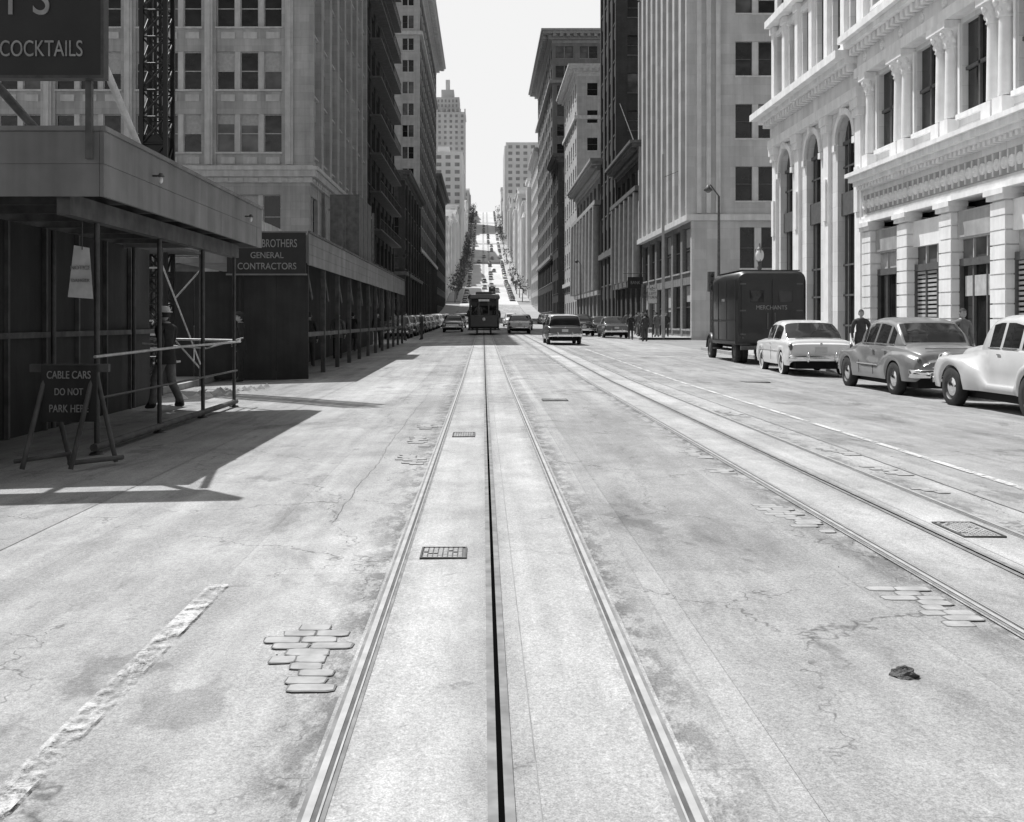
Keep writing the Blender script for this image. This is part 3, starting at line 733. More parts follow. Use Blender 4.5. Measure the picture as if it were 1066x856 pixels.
# ---- R2 : white arcaded bank
o=Obj('arcaded_bank_building'); Y0,Y1=39.32,51.5; Lr=Y1-Y0; F=Fr(x0,Y0,0,(0,1),(-1,0))
o.box('core','interior',x0+.82,42,Y0+.02,Y1-.02,-2,20); o.box('roof','roofm',x0+.1,41.9,Y0+.05,Y1-.05,20,20.2)
o.box('walls',W,x0,42,Y1-.018,Y1,-2,20.2)
nb=3; bw=Lr/nb; hw=.98
for i in range(nb):
    a=i*bw; b=a+bw; c=(a+b)/2; sp=8.5
    o.fbox('walls',W,F,a,c-hw,-.5,sp,-.8,0); o.fbox('walls',W,F,c+hw,b,-.5,sp,-.8,0)
    ns=14; top=9.75
    for k in range(ns):
        t0=math.pi*k/ns; t1=math.pi*(k+1)/ns
        p0=(c-hw*math.cos(t0),sp+hw*math.sin(t0)); p1=(c-hw*math.cos(t1),sp+hw*math.sin(t1))
        o.fprism('walls',W,F,[p0,p1,(p1[0],top),(p0[0],top)],-.8,0)
        r1=hw+.24
        q0=(c-r1*math.cos(t0),sp+r1*math.sin(t0)); q1=(c-r1*math.cos(t1),sp+r1*math.sin(t1))
        o.fprism('trim',T,F,[p0,p1,q1,q0],-.05,.12)
    o.fbox('walls',W,F,a,c-hw,sp,top,-.8,-.001); o.fbox('walls',W,F,c+hw,b,sp,top,-.8,-.001)
    o.fbox('trim',T,F,c-.16,c+.16,sp+hw-.05,top+.02,.0,.24)
    o.fquad('windows','glass',F,c-hw,c+hw,0,sp+hw,-.30)
    o.fbox('frames','frame',F,c-hw,c+hw,5.6,6.5,-.299,-.15); o.fbox('frames','frame',F,c-hw,c+hw,8.42,8.56,-.299,-.2)
    for u in (-.33,.33): o.fbox('frames','frame',F,c+u-.05,c+u+.05,0,sp+.8,-.298,-.21)
    for vv in (1.2,2.4,3.6,7.5): o.fbox('frames','frame',F,c-hw,c+hw,vv,vv+.07,-.297,-.22)
    o.fbox('trim',T,F,c-hw-.3,c-hw-.02,8.2,8.45,-.05,.14); o.fbox('trim',T,F,c+hw+.02,c+hw+.3,8.2,8.45,-.05,.14)
for i in range(nb+1):
    c=min(max(i*bw,.38),Lr-.38)
    o.fbox('trim',T,F,c-.36,c+.36,0,.95,0,.3); o.fbox('trim',T,F,c-.30,c+.30,.95,9.1,0.001,.14)
    o.fbox('trim',T,F,c-.36,c+.36,9.1,9.4,0,.24); o.fbox('trim',T,F,c-.42,c+.42,9.4,9.75,0,.30)
    o.fbox('trim',T,F,c-.18,c+.18,5.5,7.2,.14,.22); 
o.fbox('walls',T,F,0,Lr,9.75,10.15,-.8,.34); o.fbox('walls',W,F,0,Lr,10.15,10.9,-.8,.22)
for k in range(int(Lr/.42)): o.fbox('cornice',T,F,.1+k*.42,.32+k*.42,10.75,11.0,.2,.6)
o.fbox('cornice',T,F,-.0,Lr+.3,11.0,11.2,-.8,.75); o.fbox('cornice',T,F,0,Lr+.5,11.2,11.5,-.8,1.1)
bays(o,F,0,Lr,11.5,19.9,6,2,pier=.95,span=1.3,wall=W,trim=T,dep=.32,headt=True)
for i in range(7):
    c=min(max(i*Lr/6,.24),Lr-.24); o.fbox('trim',T,F,c-.22,c+.22,11.6,15.3,0,.16); o.fbox('trim',T,F,c-.3,c+.3,15.3,15.6,0,.24)
o.fbox('cornice',T,F,0,Lr,15.62,15.95,-.01,.5); o.fbox('cornice',T,F,0,Lr+.3,19.9,20.5,-.6,.9)
o.finish()

# ------------------------------------------------------------------ construction canopies
XF=-3.9
o=Obj('construction_canopy')
zb,zt=2.70,3.37
for k in range(2):
    a=zb+k*(zt-zb)/2; b=a+(zt-zb)/2-.004
    yy=10.86
    while yy<18.6: o.box('fascia','plyf',XF-.04,XF+ru(-.004,.004),yy,min(yy+2.44,18.6)-.004,a,b); yy+=2.44
    o.box('fascia','plyf',-9.5,XF-.045,10.86,10.90,a,b)
    o.box('fascia','plyf',-9.5,XF-.045,18.56,18.6,a,b)
o.box('fascia','plyf',XF-.02,XF+.03,10.83,18.63,zt,zt+.05); o.box('fascia','plyf',-9.5,XF-.022,10.83,10.9,zt,zt+.05)
o.box('deck','plyroof',-9.5,XF-.05,10.92,18.54,zt-.14,zt-.06)
for k in range(8): o.box('joists','timber_d',-9.5,XF-.06,11.1+k*1.0,11.16+k*1.0,zb+.05,zt-.145)
o.box('beam','timber_d',-4.42,-4.28,10.95,18.5,zb-.18,zb+.04)
for y in [11.9,14.2,16.4,18.45]:
    zz=rz(-4.35,y); o.cyl('posts','pipe',(-4.35,y,zz),(-4.35,y,zb-.18),.030); o.cyl('posts','pipe',(-4.35,y,zz),(-4.35,y,zz+.03),.09,.07)
for y in (12.2,15,18.45): o.cyl('posts','pipe',(-6.1,y,-.1),(-6.1,y,zb),.035)
o.tube('railing','pipe_l',[(-4.30,11.7,1.02),(-4.30,15,1.05),(-4.30,18.7,1.05)],.018); o.tube('railing','pipe',[(-4.31,11.9,.55),(-4.31,18.5,.55)],.016)
o.tube('railing','pipe_l',[(-5.9,18.7,1.1),(-4.3,18.72,1.07)],.020); o.tube('railing','pipe_l',[(-6.0,18.6,1.02),(-4.9,18.68,.93),(-4.2,18.5,1.12)],.012)
o.tube('ground_rail','timber_d',[(-4.35,11.8,.0),(-4.35,18.6,.0)],.045)
for y,x in ((12.4,XF+.05),(17.2,XF+.05)):
    o.cyl('lamps','pipe',(x-.03,y,3.12),(x+.06,y,3.12),.012); o.sph('lamps','globe',(x+.07,y,3.07),(.025,.025,.04),10,7); o.cyl('lamps','pipe',(x+.07,y,3.11),(x+.07,y,3.15),.045,.02)
o.box('props','timber_d',-4.05,-3.99,10.75,10.82,zt-.3,5.0)
o.cyl('props','timber',(-3.95,10.9,4.15),(-4.0,12.3,zt+.05),.040,.040,6)
o.cyl('props','timber_d',(-5.3,10.8,4.2),(-5.2,13.2,zt),.05,.05,6)
o.finish()
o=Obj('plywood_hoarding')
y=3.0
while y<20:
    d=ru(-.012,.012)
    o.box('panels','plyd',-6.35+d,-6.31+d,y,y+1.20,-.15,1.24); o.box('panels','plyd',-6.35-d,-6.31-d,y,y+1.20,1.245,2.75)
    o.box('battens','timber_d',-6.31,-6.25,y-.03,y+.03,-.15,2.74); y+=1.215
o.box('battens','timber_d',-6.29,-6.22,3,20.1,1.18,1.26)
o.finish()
o=Obj('bar_sign')
o.box('board','signblack',-7.6,-3.83,10.60,10.70,3.88,5.03); 
for a,b,c,d in ((-7.6,-3.83,3.85,3.88),(-7.6,-3.83,5.03,5.06),(-3.83,-3.80,3.85,5.06)): o.box('rim','pipe',a,b,10.58,10.72,c,d)
o.text("COCKTAILS",.23,(-4.43,10.59,4.14),(math.pi/2,0,0),'signletter',.68)
o.text("Y'S",.50,(-4.60,10.59,4.64),(math.pi/2,0,0),'signletter',.85)
o.finish()
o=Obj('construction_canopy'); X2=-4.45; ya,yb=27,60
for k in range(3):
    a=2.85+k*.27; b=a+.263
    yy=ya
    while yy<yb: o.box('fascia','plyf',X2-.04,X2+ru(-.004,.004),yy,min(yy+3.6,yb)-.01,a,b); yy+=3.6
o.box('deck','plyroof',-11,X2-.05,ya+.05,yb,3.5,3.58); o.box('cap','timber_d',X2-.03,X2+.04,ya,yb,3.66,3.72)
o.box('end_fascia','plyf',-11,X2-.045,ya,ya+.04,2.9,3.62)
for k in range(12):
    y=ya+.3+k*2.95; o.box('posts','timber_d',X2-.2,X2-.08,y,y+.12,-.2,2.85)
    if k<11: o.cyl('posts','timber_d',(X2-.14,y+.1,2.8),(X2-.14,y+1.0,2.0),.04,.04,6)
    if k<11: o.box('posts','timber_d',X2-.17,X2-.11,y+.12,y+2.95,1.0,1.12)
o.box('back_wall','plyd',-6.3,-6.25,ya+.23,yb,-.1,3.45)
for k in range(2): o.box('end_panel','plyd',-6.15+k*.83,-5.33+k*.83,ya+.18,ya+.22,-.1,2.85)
o.finish()
o=Obj('upper_hoarding')
for k in range(3): o.box('boards','timber_d',-5.8,-4.7,40+k*1.5,41.4+k*1.5,3.6,6.2)
for k in range(5): o.box('boards','tan_t',-7.8,-7.7,30+k*2.5,32.3+k*2.5,3.6,4.9)
for k in range(4): o.cyl('boards','timber_d',(-5,33+k*5,3.6),(-5,33+k*5,5.4+k*.3),.06,.06,6)
o.finish()
o=Obj('contractor_sign')
o.box('board','signblack',-6.52,-4.52,26.88,26.95,2.62,3.66)
o.box('rim','plyf',-6.55,-4.49,26.9,26.97,3.66,3.70); o.box('rim','plyf',-6.55,-4.49,26.9,26.97,2.58,2.62)
o.text("CAHILL BROTHERS",.29,(-5.52,26.87,3.38),(math.pi/2,0,0),'signletter',.64)
o.text("GENERAL",.22,(-5.5,26.87,3.08),(math.pi/2,0,0),'signletter',.9); o.text("CONTRACTORS",.24,(-5.5,26.87,2.8),(math.pi/2,0,0),'signletter',.85)
o.finish()
o=Obj('scaffold')
for x in (-8.6,-7.6,-6.55):
    for y in (21.5,24.5): o.cyl('standards','pipe',(x,y,-.1),(x,y,3.5),.035)
for a,b in (((-8.6,21.5,.2),(-7.6,21.5,2.4)),((-8.6,24.5,2.6),(-6.55,24.5,.3)),((-8.6,24.5,.3),(-6.55,24.5,2.6)),((-8.6,21.5,2.5),(-6.55,21.5,2.5)),((-8.6,24.5,2.9),(-6.55,24.5,2.9)),((-6.55,21.5,2.6),(-6.55,24.5,.4))): o.cyl('braces','pipe_l',a,b,.018)
o.box('planks','timber_d',-8.7,-6.5,21.4,24.6,2.95,3.0)
for k in range(7): o.box('stair','timber',-8.2+k*.2,-7.9+k*.2,22.4,23.4,2.3-k*.3,2.34-k*.3)
o.finish()
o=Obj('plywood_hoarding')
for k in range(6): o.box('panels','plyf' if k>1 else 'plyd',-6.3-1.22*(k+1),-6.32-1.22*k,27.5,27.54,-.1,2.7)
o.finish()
o=Obj('hoist_tower')
cx,cy,w=-7.4,24.0,.27
for sx in (-1,1):
    for sy in (-1,1): o.box('legs','signblack',cx+sx*w-.045,cx+sx*w+.045,cy+sy*w-.045,cy+sy*w+.045,-.1,15)
z=0
while z<15:
    for sy in (-1,1):
        o.cyl('lacing','signblack',(cx-w,cy+sy*w,z),(cx+w,cy+sy*w,z+.6),.024,.024,6); o.cyl('lacing','signblack',(cx+w,cy+sy*w,z),(cx-w,cy+sy*w,z+.6),.024,.024,6)
        o.cyl('lacing','signblack',(cx-w,cy+sy*w,z),(cx+w,cy+sy*w,z),.024,.024,6); o.cyl('lacing','signblack',(cx+sy*w,cy-w,z),(cx+sy*w,cy+w,z+.6),.024,.024,6)
    z+=.6
o.box('cage','signblack',cx-.24,cx+.24,cy-.24,cy+.24,3.4,5.6)
for q in (-.14,-.04,.07,.16): o.box('guides','signblack',cx+q-.03,cx+q+.03,cy-.05,cy+.02,5.6,15)
o.finish()
def text_y(o,t,s,x,y,z,m,sx=1): o.text(t,s,(x,y,z),(math.pi/2,0,0),m,sx)
o=Obj('barricade_sign')
o.box('board','plyd',-4.46,-3.90,10.66,10.69,.40,.97)
for k,(t,s) in enumerate((("CABLE CARS",.11),("DO NOT",.10),("PARK HERE",.11))): text_y(o,t,s,-4.18,10.655,.87-k*.17,'signdim',.72)
for x in (-4.42,-3.94):
    o.cyl('legs','timber_d',(x,10.72,.95),(x-.14,10.45,-.05),.025,.025,6); o.cyl('legs','timber_d',(x,10.72,.95),(x+.10,11.05,-.05),.025,.025,6)
o.cyl('legs','timber_d',(-4.66,10.5,.02),(-4.1,10.5,.10),.022,.022,6); o.cyl('legs','timber_d',(-4.1,10.45,.01),(-3.75,11.0,.0),.025,.025,6)
o.box('rail','timber_d',-4.6,-3.8,10.71,10.77,.9,.98)
o.finish()
o=Obj('hanging_notice'); 
o.add('paper','timber',[(-4.56,11.6,1.68),(-4.28,11.6,1.66),(-4.33,11.62,2.22),(-4.50,11.62,2.25)],[(0,1,2,3)])
o.cyl('cord','pipe',(-4.41,11.62,2.2),(-4.41,11.62,2.75),.006); text_y(o,"NOTICE",.06,-4.42,11.595,2.0,'signdim'); text_y(o,"DANGER",.05,-4.42,11.595,1.86,'signdim')
o.finish()
o=Obj('rubble_pile')
for k in range(40):
    x=ru(-6.0,-4.9); y=ru(21,24.5); s=ru(.04,.14); z=rz(x,y)
    o.add('rubble','stone_c' if rnd()<.6 else 'timber',[(x-s,y-s,z),(x+s,y-s*.6,z),(x+s*.7,y+s,z),(x-s,y+s*.8,z),(x,y,z+s*.9)],[(0,1,4),(1,2,4),(2,3,4),(3,0,4)])
o.finish()

# ------------------------------------------------------------------ vehicles
def wheel(o,x,y,r,w,side,hub='chrome',wwall=False):
    s=side
    o.lathe('wheels','tyre',(x,y,r),'x',[(r*.60,-w/2*s),(r*.92,-w/2*s),(r*.985,-w*.32*s),(r,0),(r*.985,w*.32*s),(r*.92,w/2*s),(r*.62,w/2*s)],26)
    if wwall: o.lathe('wheels','white',(x,y,r),'x',[(r*.88,w/2*s+.003*s),(r*.64,w/2*s+.003*s)],26)
    o.lathe('wheels','steel_d',(x,y,r),'x',[(r*.64,w/2*s),(r*.60,w*.30*s),(r*.46,w*.34*s)],26)
    o.lathe('hubcaps',hub,(x,y,r),'x',[(r*.46,w*.34*s),(r*.40,w*.46*s),(r*.2,w*.56*s),(.001,w*.58*s)],20)
def arch(y,cs,r,zc):
    z=0
    for c in cs:
        d=abs(y-c)
        if d<r: z=max(z,zc+math.sqrt(r*r-d*d))
    return z
def car(name,paint,L=4.95,T=None,wb=(-1.48,1.48),wr=.35,roofpaint=None,whitewall=False,x_w=.76,belt=.98,gh=None):
    o=Obj(name); T=T or {}; h=L/2
    def tb(key,y): a=T[key]; return float(np.interp(y/h,[q[0] for q in a],[q[1] for q in a]))
    yy=sorted(set([round(v,3) for v in np.linspace(-h,h,76)]+[w+s*wr*1.16 for w in wb for s in (-1,1)]+[w+s*wr*1.13 for w in wb for s in (-1,1)]+[-h+.03,-h+.08,h-.03,h-.08]))
    rings=[]
    for y in yy:
        b=max(tb('bot',y),arch(y,wb,wr*1.14,wr*.92)); wf=tb('wf',y); fz=max(tb('fz',y),b+.05); wu=tb('wu',y); sh=max(tb('sh',y),fz+.03); tp=max(tb('top',y),sh+.005)
        half=[(wf*.955,b),(wf*.992,b+.3*(fz-b)),(wf,b+.55*(fz-b)),(wf*.99,b+.8*(fz-b)),(wf*.965,fz-.02),(max(wu+.01,wf*.93),fz+.012),(wu,fz+.3*(sh-fz)+.01),(wu*.99,sh-.02),(wu*.95,sh),(wu*.78,sh+.62*(tp-sh)),(wu*.5,sh+.9*(tp-sh)),(wu*.2,tp),(0,tp)]
        rings.append([(x,y,z) for x,z in half]+[(-x,y,z) for x,z in half[-2::-1]])
    o.loft('body',paint,rings,caps=paint)
    o.box('underbody','under',-.62,.62,-h+.25,h-.25,.2,.62)
    for w in wb: o.box('underbody','under',-.70,.70,w-wr*1.1,w+wr*1.1,.3,.70)
    G=gh; rp=roofpaint or paint
    ya,yb=G['y'][0],G['y'][-1]
    Y=sorted(set(list(np.linspace(ya,yb,46))+[v for pr in G['side'] for v in pr]+[G['back'],G['wind']]))
    rings=[]
    for y in Y:
        zt=float(np.interp(y,G['y'],G['z'])); wbt=float(np.interp(y,G['y'],G['wb'])); wt=float(np.interp(y,G['y'],G['wr']))
        zb_=G.get('belt',belt); hh=max(zt-zb_,.01); t=min(1,hh/(G['H']))
        wt2=wbt+(wt-wbt)*t
        half=[(wbt,zb_-.06),(wbt*.99,zb_+.03*t),(wbt+(wt2-wbt)*.78,zb_+hh*.76),(wt2*1.0,zb_+hh*.84),(wt2*.93,zb_+hh*.93),(wt2*.75,zb_+hh*.975),(wt2*.4,zb_+hh),(0,zb_+hh)]
        rings.append([(x,y,z) for x,z in half]+[(-x,y,z) for x,z in half[-2::-1]])
    n=len(rings[0])
    def mf(j,i):
        ym=(Y[j]+Y[j+1])/2; k=i if i<(n-1)/2 else n-2-i
        if k==1:
            for a,b in G['side']:
                if a<ym<b: return 'carglass'
            return paint
        if k<=0: return paint
        if G['yb0']<ym<G['back'] and k>=3+G.get('narrow',0): return 'carglass'
        if G['wind']<ym<G['yw1'] and k>=3: return 'carglass'
        if ym<=G['yb0'] or ym>=G['yw1']: return paint
        return rp
    o.loft('greenhouse',mf,rings)
    for (a,b) in G['side']:
        for s in (-1,1):
            w0=float(np.interp((a+b)/2,G['y'],G['wb'])); zb_=G.get('belt',belt)
            o.box('window_trim','chrome',s*w0-.008,s*w0+.010,a,b,zb_+.005,zb_+.024)
    for yd in G.get('doors',()):
        for s in (-1,1):
            w0=float(np.interp(yd/h,[q[0] for q in T['wf']],[q[1] for q in T['wf']])); f0=tb('fz',yd); o.box('shut_lines','under',s*w0-.004,s*w0+.0015,yd-.005,yd+.005,.40,f0-.06)
    for w in wb:
        for s in (-1,1): wheel(o,s*x_w,w,wr,.18,s,wwall=whitewall)
    return o
def bumper(o,y,z,w,sgn,mat='chrome'):
    pts=[(-w,y-sgn*.22,z),(-w*.93,y-sgn*.04,z),(-w*.6,y+sgn*.01,z),(0,y+sgn*.03,z),(w*.6,y+sgn*.01,z),(w*.93,y-sgn*.04,z),(w,y-sgn*.22,z)]
    rings=[]
    for p in pts: rings.append([(p[0],p[1]-.02,p[2]-.085),(p[0],p[1]+sgn*.03,p[2]-.07),(p[0],p[1]+sgn*.05,p[2]),(p[0],p[1]+sgn*.03,p[2]+.07),(p[0],p[1]-.02,p[2]+.085)])
    o.loft('bumper',mat,rings,closed=True)
    for s in (-.42,.42): o.sph('bumper',mat,(s*w,y+sgn*.09,z+.02),(.045,.06,.14),10,8)
T55=dict(bot=[(-1,.42),(-.97,.30),(.97,.28),(1,.40)],wf=[(-1,.78),(-.985,.86),(-.9,.915),(0,.93),(.85,.92),(.97,.87),(1,.78)],
 fz=[(-1,.80),(-.95,.84),(-.3,.84),(.9,.82),(1,.72)],wu=[(-1,.76),(-.97,.84),(-.9,.88),(0,.90),(.9,.87),(1,.74)],
 sh=[(-1,.86),(-.97,.94),(-.6,.97),(0,.97),(.9,.90),(1,.76)],top=[(-1,.88),(-.97,.99),(-.85,1.03),(-.5,1.05),(.3,1.05),(.8,1.0),(.97,.90),(1,.78)])
G55=dict(y=[-1.62,-1.35,-1.0,-.5,.1,.55,.80,1.05],z=[.98,1.22,1.46,1.53,1.54,1.50,1.32,.98],wb=[.74,.80,.83,.85,.85,.84,.80,.74],wr=[.66,.66,.66,.67,.67,.66,.66,.64],H=.54,belt=.98,back=-1.0,yb0=-1.56,wind=.5,yw1=1.0,side=[(-1.12,-.28),(-.20,.62)],narrow=0,doors=(-.25,.95))
def fin55(o,paint,L):
    h=L/2
    for s in (-1,1):
        o.sph('tail_lamps','lamp_red',(s*.80,-h+.03,.80),(.05,.06,.10),10,8); o.sph('tail_lamps','chrome',(s*.80,-h+.05,.80),(.062,.05,.125),10,8)
        o.box('trim','chrome',s*.925-.006,s*.925+.008,-h+.9,h-.9,.66,.685)
        o.box('handles','chrome',s*.915-.01,s*.915+.03,-.18,-.05,.86,.885)
        o.sph('headlamps','globe',(s*.72,h-.02,.72),(.10,.07,.10),12,8)
    bumper(o,-h-.04,.50,.88,-1); bumper(o,h+.04,.48,.88,1)
    o.box('plate','cargrey2',-.16,.16,-h-.02,-h+.0,.66,.80); o.box('plate','chrome',-.03,.03,-h-.01,-h+.02,.86,.92)
    o.box('trim','frame',-.62,.62,-h+.30,-h+.306,1.015,1.03)
    o.box('grille','chrome',-.55,.55,h-.01,h+.02,.55,.75)
c=car('parked_car','carwhite',4.7,T55,(-1.42,1.40),.34,roofpaint='carwhite',whitewall=True,gh=G55,x_w=.79); fin55(c,'carwhite',4.7)
P=lambda x,y:(x,y,rz(x,y))
white=c.finish(P(9.3,30.9),math.radians(-4))
T50=dict(bot=[(-1,.46),(-.97,.34),(.97,.30),(1,.42)],wf=[(-1,.62),(-.97,.76),(-.86,.86),(-.6,.905),(-.35,.90),(-.2,.865),(.2,.865),(.45,.90),(.85,.89),(.97,.78),(1,.66)],
 fz=[(-1,.66),(-.95,.78),(-.8,.88),(-.55,.90),(-.35,.80),(-.2,.66),(.2,.70),(.45,.88),(.8,.88),(.96,.78),(1,.66)],
 wu=[(-1,.50),(-.96,.62),(-.85,.72),(-.5,.82),(0,.84),(.4,.78),(.8,.60),(.97,.5),(1,.45)],
 sh=[(-1,.72),(-.96,.88),(-.8,.97),(-.5,1.03),(0,1.04),(.4,1.02),(.9,.94),(1,.76)],top=[(-1,.74),(-.97,.90),(-.9,1.0),(-.78,1.07),(-.55,1.13),(-.3,1.14),(.35,1.14),(.8,1.06),(.96,.94),(1,.78)])
G50=dict(y=[-1.55,-1.32,-1.0,-.5,.05,.45,.72,.95],z=[1.04,1.32,1.55,1.63,1.64,1.59,1.40,1.04],wb=[.66,.74,.79,.82,.82,.80,.76,.70],wr=[.56,.58,.60,.62,.62,.61,.60,.58],H=.60,belt=1.05,back=-1.05,yb0=-1.5,wind=.42,yw1=.92,side=[(-1.22,-.98),(-.88,-.30),(-.20,.34),(.38,.58)],narrow=1,doors=(-.25,.62))
def fin50(o,paint,L):
    h=L/2
    for s in (-1,1):
        o.sph('tail_lamps','lamp_red',(s*.66,-h+.10,.74),(.05,.06,.075),10,8); o.sph('tail_lamps','chrome',(s*.66,-h+.13,.74),(.062,.06,.09),10,8)
        o.box('handles','chrome',s*.87-.01,s*.87+.03,-.26,-.12,.93,.955); o.box('handles','chrome',s*.87-.01,s*.87+.03,-.95,-.82,.93,.955)
        o.box('trim','chrome',s*.872-.008,s*.872+.006,-.55,.75,.60,.625)
        o.sph('headlamps','globe',(s*.66,h-.05,.74),(.11,.08,.11),12,8)
    bumper(o,-h-.06,.50,.84,-1); bumper(o,h+.05,.48,.84,1)
    o.box('plate','cargrey2',-.16,.16,-h-.03,-h-.0,.62,.75); o.box('plate','chrome',-.10,.10,-h+.03,-h+.09,.80,.86)
    o.box('trim','frame',-.50,.50,-h+.18,-h+.186,.99,1.005)
c=car('parked_car','cargrey',4.75,T50,(-1.42,1.50),.36,gh=G50,x_w=.775); fin50(c,'cargrey',4.75)
grey_=c.finish(P(9.35,23.25),math.radians(-1))
T40=dict(bot=[(-1,.50),(-.96,.36),(.95,.34),(1,.5)],wf=[(-1,.55),(-.95,.76),(-.85,.88),(-.62,.93),(-.42,.90),(-.28,.80),(.22,.80),(.34,.88),(.55,.93),(.8,.92),(.93,.84),(1,.62)],
 fz=[(-1,.56),(-.94,.74),(-.8,.88),(-.62,.92),(-.45,.84),(-.30,.50),(.10,.50),(.26,.72),(.42,.86),(.62,.92),(.8,.88),(.94,.74),(1,.6)],
 wu=[(-1,.34),(-.93,.50),(-.75,.66),(-.4,.74),(.1,.74),(.35,.60),(.6,.46),(.9,.34),(1,.28)],
 sh=[(-1,.60),(-.95,.82),(-.8,.98),(-.5,1.06),(.1,1.08),(.4,1.06),(.85,.98),(.96,.86),(1,.7)],top=[(-1,.62),(-.95,.86),(-.85,1.0),(-.6,1.12),(-.4,1.16),(.3,1.18),(.6,1.14),(.9,1.06),(.97,.92),(1,.74)])
G40=dict(y=[-1.55,-1.25,-.9,-.4,.05,.35,.55,.78],z=[1.06,1.34,1.56,1.66,1.66,1.60,1.44,1.06],wb=[.56,.62,.68,.72,.72,.70,.66,.60],wr=[.46,.50,.54,.56,.56,.55,.54,.50],H=.60,belt=1.08,back=-1.0,yb0=-1.45,wind=.33,yw1=.74,side=[(-1.02,-.76),(-.68,-.18),(-.10,.30)],narrow=1)
def fin40(o,paint,L):
    h=L/2
    for s in (-1,1):
        o.sph('headlamps','chrome',(s*.62,h-.22,.86),(.12,.16,.12),12,8); o.sph('headlamps','globe',(s*.62,h-.12,.86),(.10,.08,.10),12,8)
        o.box('handles','chrome',s*.74-.01,s*.74+.035,-.16,-.04,.98,1.0)
        o.sph('tail_lamps','lamp_red',(s*.70,-h+.22,.86),(.045,.08,.06),10,8)
    bumper(o,-h-.05,.48,.86,-1); bumper(o,h+.06,.48,.86,1)
    o.box('grille','chrome',-.28,.28,h-.03,h+.02,.52,.80)
c=car('parked_car','cargrey2',4.75,T40,(-1.38,1.38),.37,gh=G40,x_w=.80); fin40(c,'cargrey2',4.75)
lg=c.finish(P(9.3,17.65),0)
c=car('parked_car','cardark',4.85,T50,(-1.45,1.5),.36,gh=G50,x_w=.775); fin50(c,'cardark',4.85); dark=c.finish(P(9.4,104),0)
c=car('parked_car','carmid',4.95,T55,(-1.46,1.46),.34,gh=G55,x_w=.79); fin55(c,'carmid',4.95); mid=c.finish(P(9.3,76),0)
GW=dict(y=[-2.38,-2.30,-2.1,-.5,.1,.55,.80,1.05],z=[1.0,1.30,1.52,1.58,1.58,1.54,1.34,.98],wb=[.80,.82,.83,.85,.85,.84,.80,.74],wr=[.66,.68,.70,.70,.70,.68,.66,.64],H=.58,belt=.98,back=-2.12,yb0=-2.36,wind=.5,yw1=1.0,side=[(-2.05,-1.25),(-1.17,-.30),(-.20,.62)],narrow=0)
c=car('station_wagon','carmid',4.95,T55,(-1.46,1.46),.34,roofpaint='carwhite',gh=GW,x_w=.79); fin55(c,'carmid',4.95); wag=c.finish(P(4.15,56),0)
def pc(src,x,y,r=0,nm='parked_car'):
    s=math.atan2(g(y+3)-g(y-3),6); e=dup(src,P(x,y),r,nm); e.rotation_euler=(s if abs(r)<1 else -s,0,r); return e
pc(mid,9.3,84); pc(dark,7.3,80,.05,'moving_car'); pc(dark,6.2,92,0,'moving_car'); pc(grey_,9.4,110); pc(mid,9.4,117); pc(white,9.4,124)
pc(white,2.9,86,0,'moving_car'); pc(mid,3.9,104,0,'moving_car'); pc(lg,3.3,128,0,'moving_car'); pc(grey_,4.0,150,0,'moving_car')
for k in range(14):
    pc(random.choice([dark,mid,dark,grey_,lg]),-5.9,74+k*7.1+ru(-.5,.5)); 
for k in range(6): pc(random.choice([mid,grey_,dark]),9.5,132+k*7)
pc(mid,-2.7,95,math.pi,'moving_car'); pc(grey_,-2.8,120,math.pi,'moving_car'); pc(lg,-2.8,150,math.pi,'moving_car'); pc(dark,-2.6,175,math.pi,'moving_car')
for k in range(5): pc(random.choice([mid,dark,white]),-2.8,195+k*16,math.pi,'moving_car')
for k in range(56):
    y=322+k*10.4; 
    for x,r in ((-5.6,math.pi),(9.2,0)):
        if rnd()<.8: pc(random.choice([dark,mid,grey_,dark,white]),x,y+ru(-2,2),r)
for k in range(26): pc(random.choice([dark,mid,grey_,dark]),random.choice([-2.2,4.8,.5,3.2]),290+k*19+ru(-8,8),random.choice([0,math.pi]),'moving_car')

# panel truck
o=Obj('delivery_truck')
def rr(w,z0,z1,r,y,n=5):
    pts=[(-w,z0)]; 
    pts+=[(-w,z1-r)]+[(-w+r-r*math.cos(math.pi/2*k/n),z1-r+r*math.sin(math.pi/2*k/n)) for k in range(1,n+1)]
    pts+=[(w-r+r*math.sin(math.pi/2*k/n),z1-r+r*math.cos(math.pi/2*k/n)) for k in range(0,n+1)]+[(w,z0)]
    return [(x,y,z) for x,z in pts]
o.loft('body','truck',[rr(1.10,.72,3.08,.28,-3.0),rr(1.17,.66,3.16,.30,-2.95),rr(1.17,.66,3.18,.30,.9),rr(1.14,.66,3.10,.30,1.15),rr(1.05,.66,2.75,.3,1.35)],closed=True,caps='truck')
o.loft('cab','truck',[rr(.95,.6,2.5,.3,1.3),rr(.93,.6,2.4,.3,1.75),rr(.85,.6,1.75,.2,1.95)],closed=True,caps='truck')
o.loft('hood','truck',[rr(.62,.6,1.65,.25,1.9),rr(.50,.6,1.55,.25,2.9),rr(.42,.65,1.45,.2,3.05)],closed=True,caps='truck')
o.box('chassis','under',-.5,.5,-3.0,2.9,.5,.66)
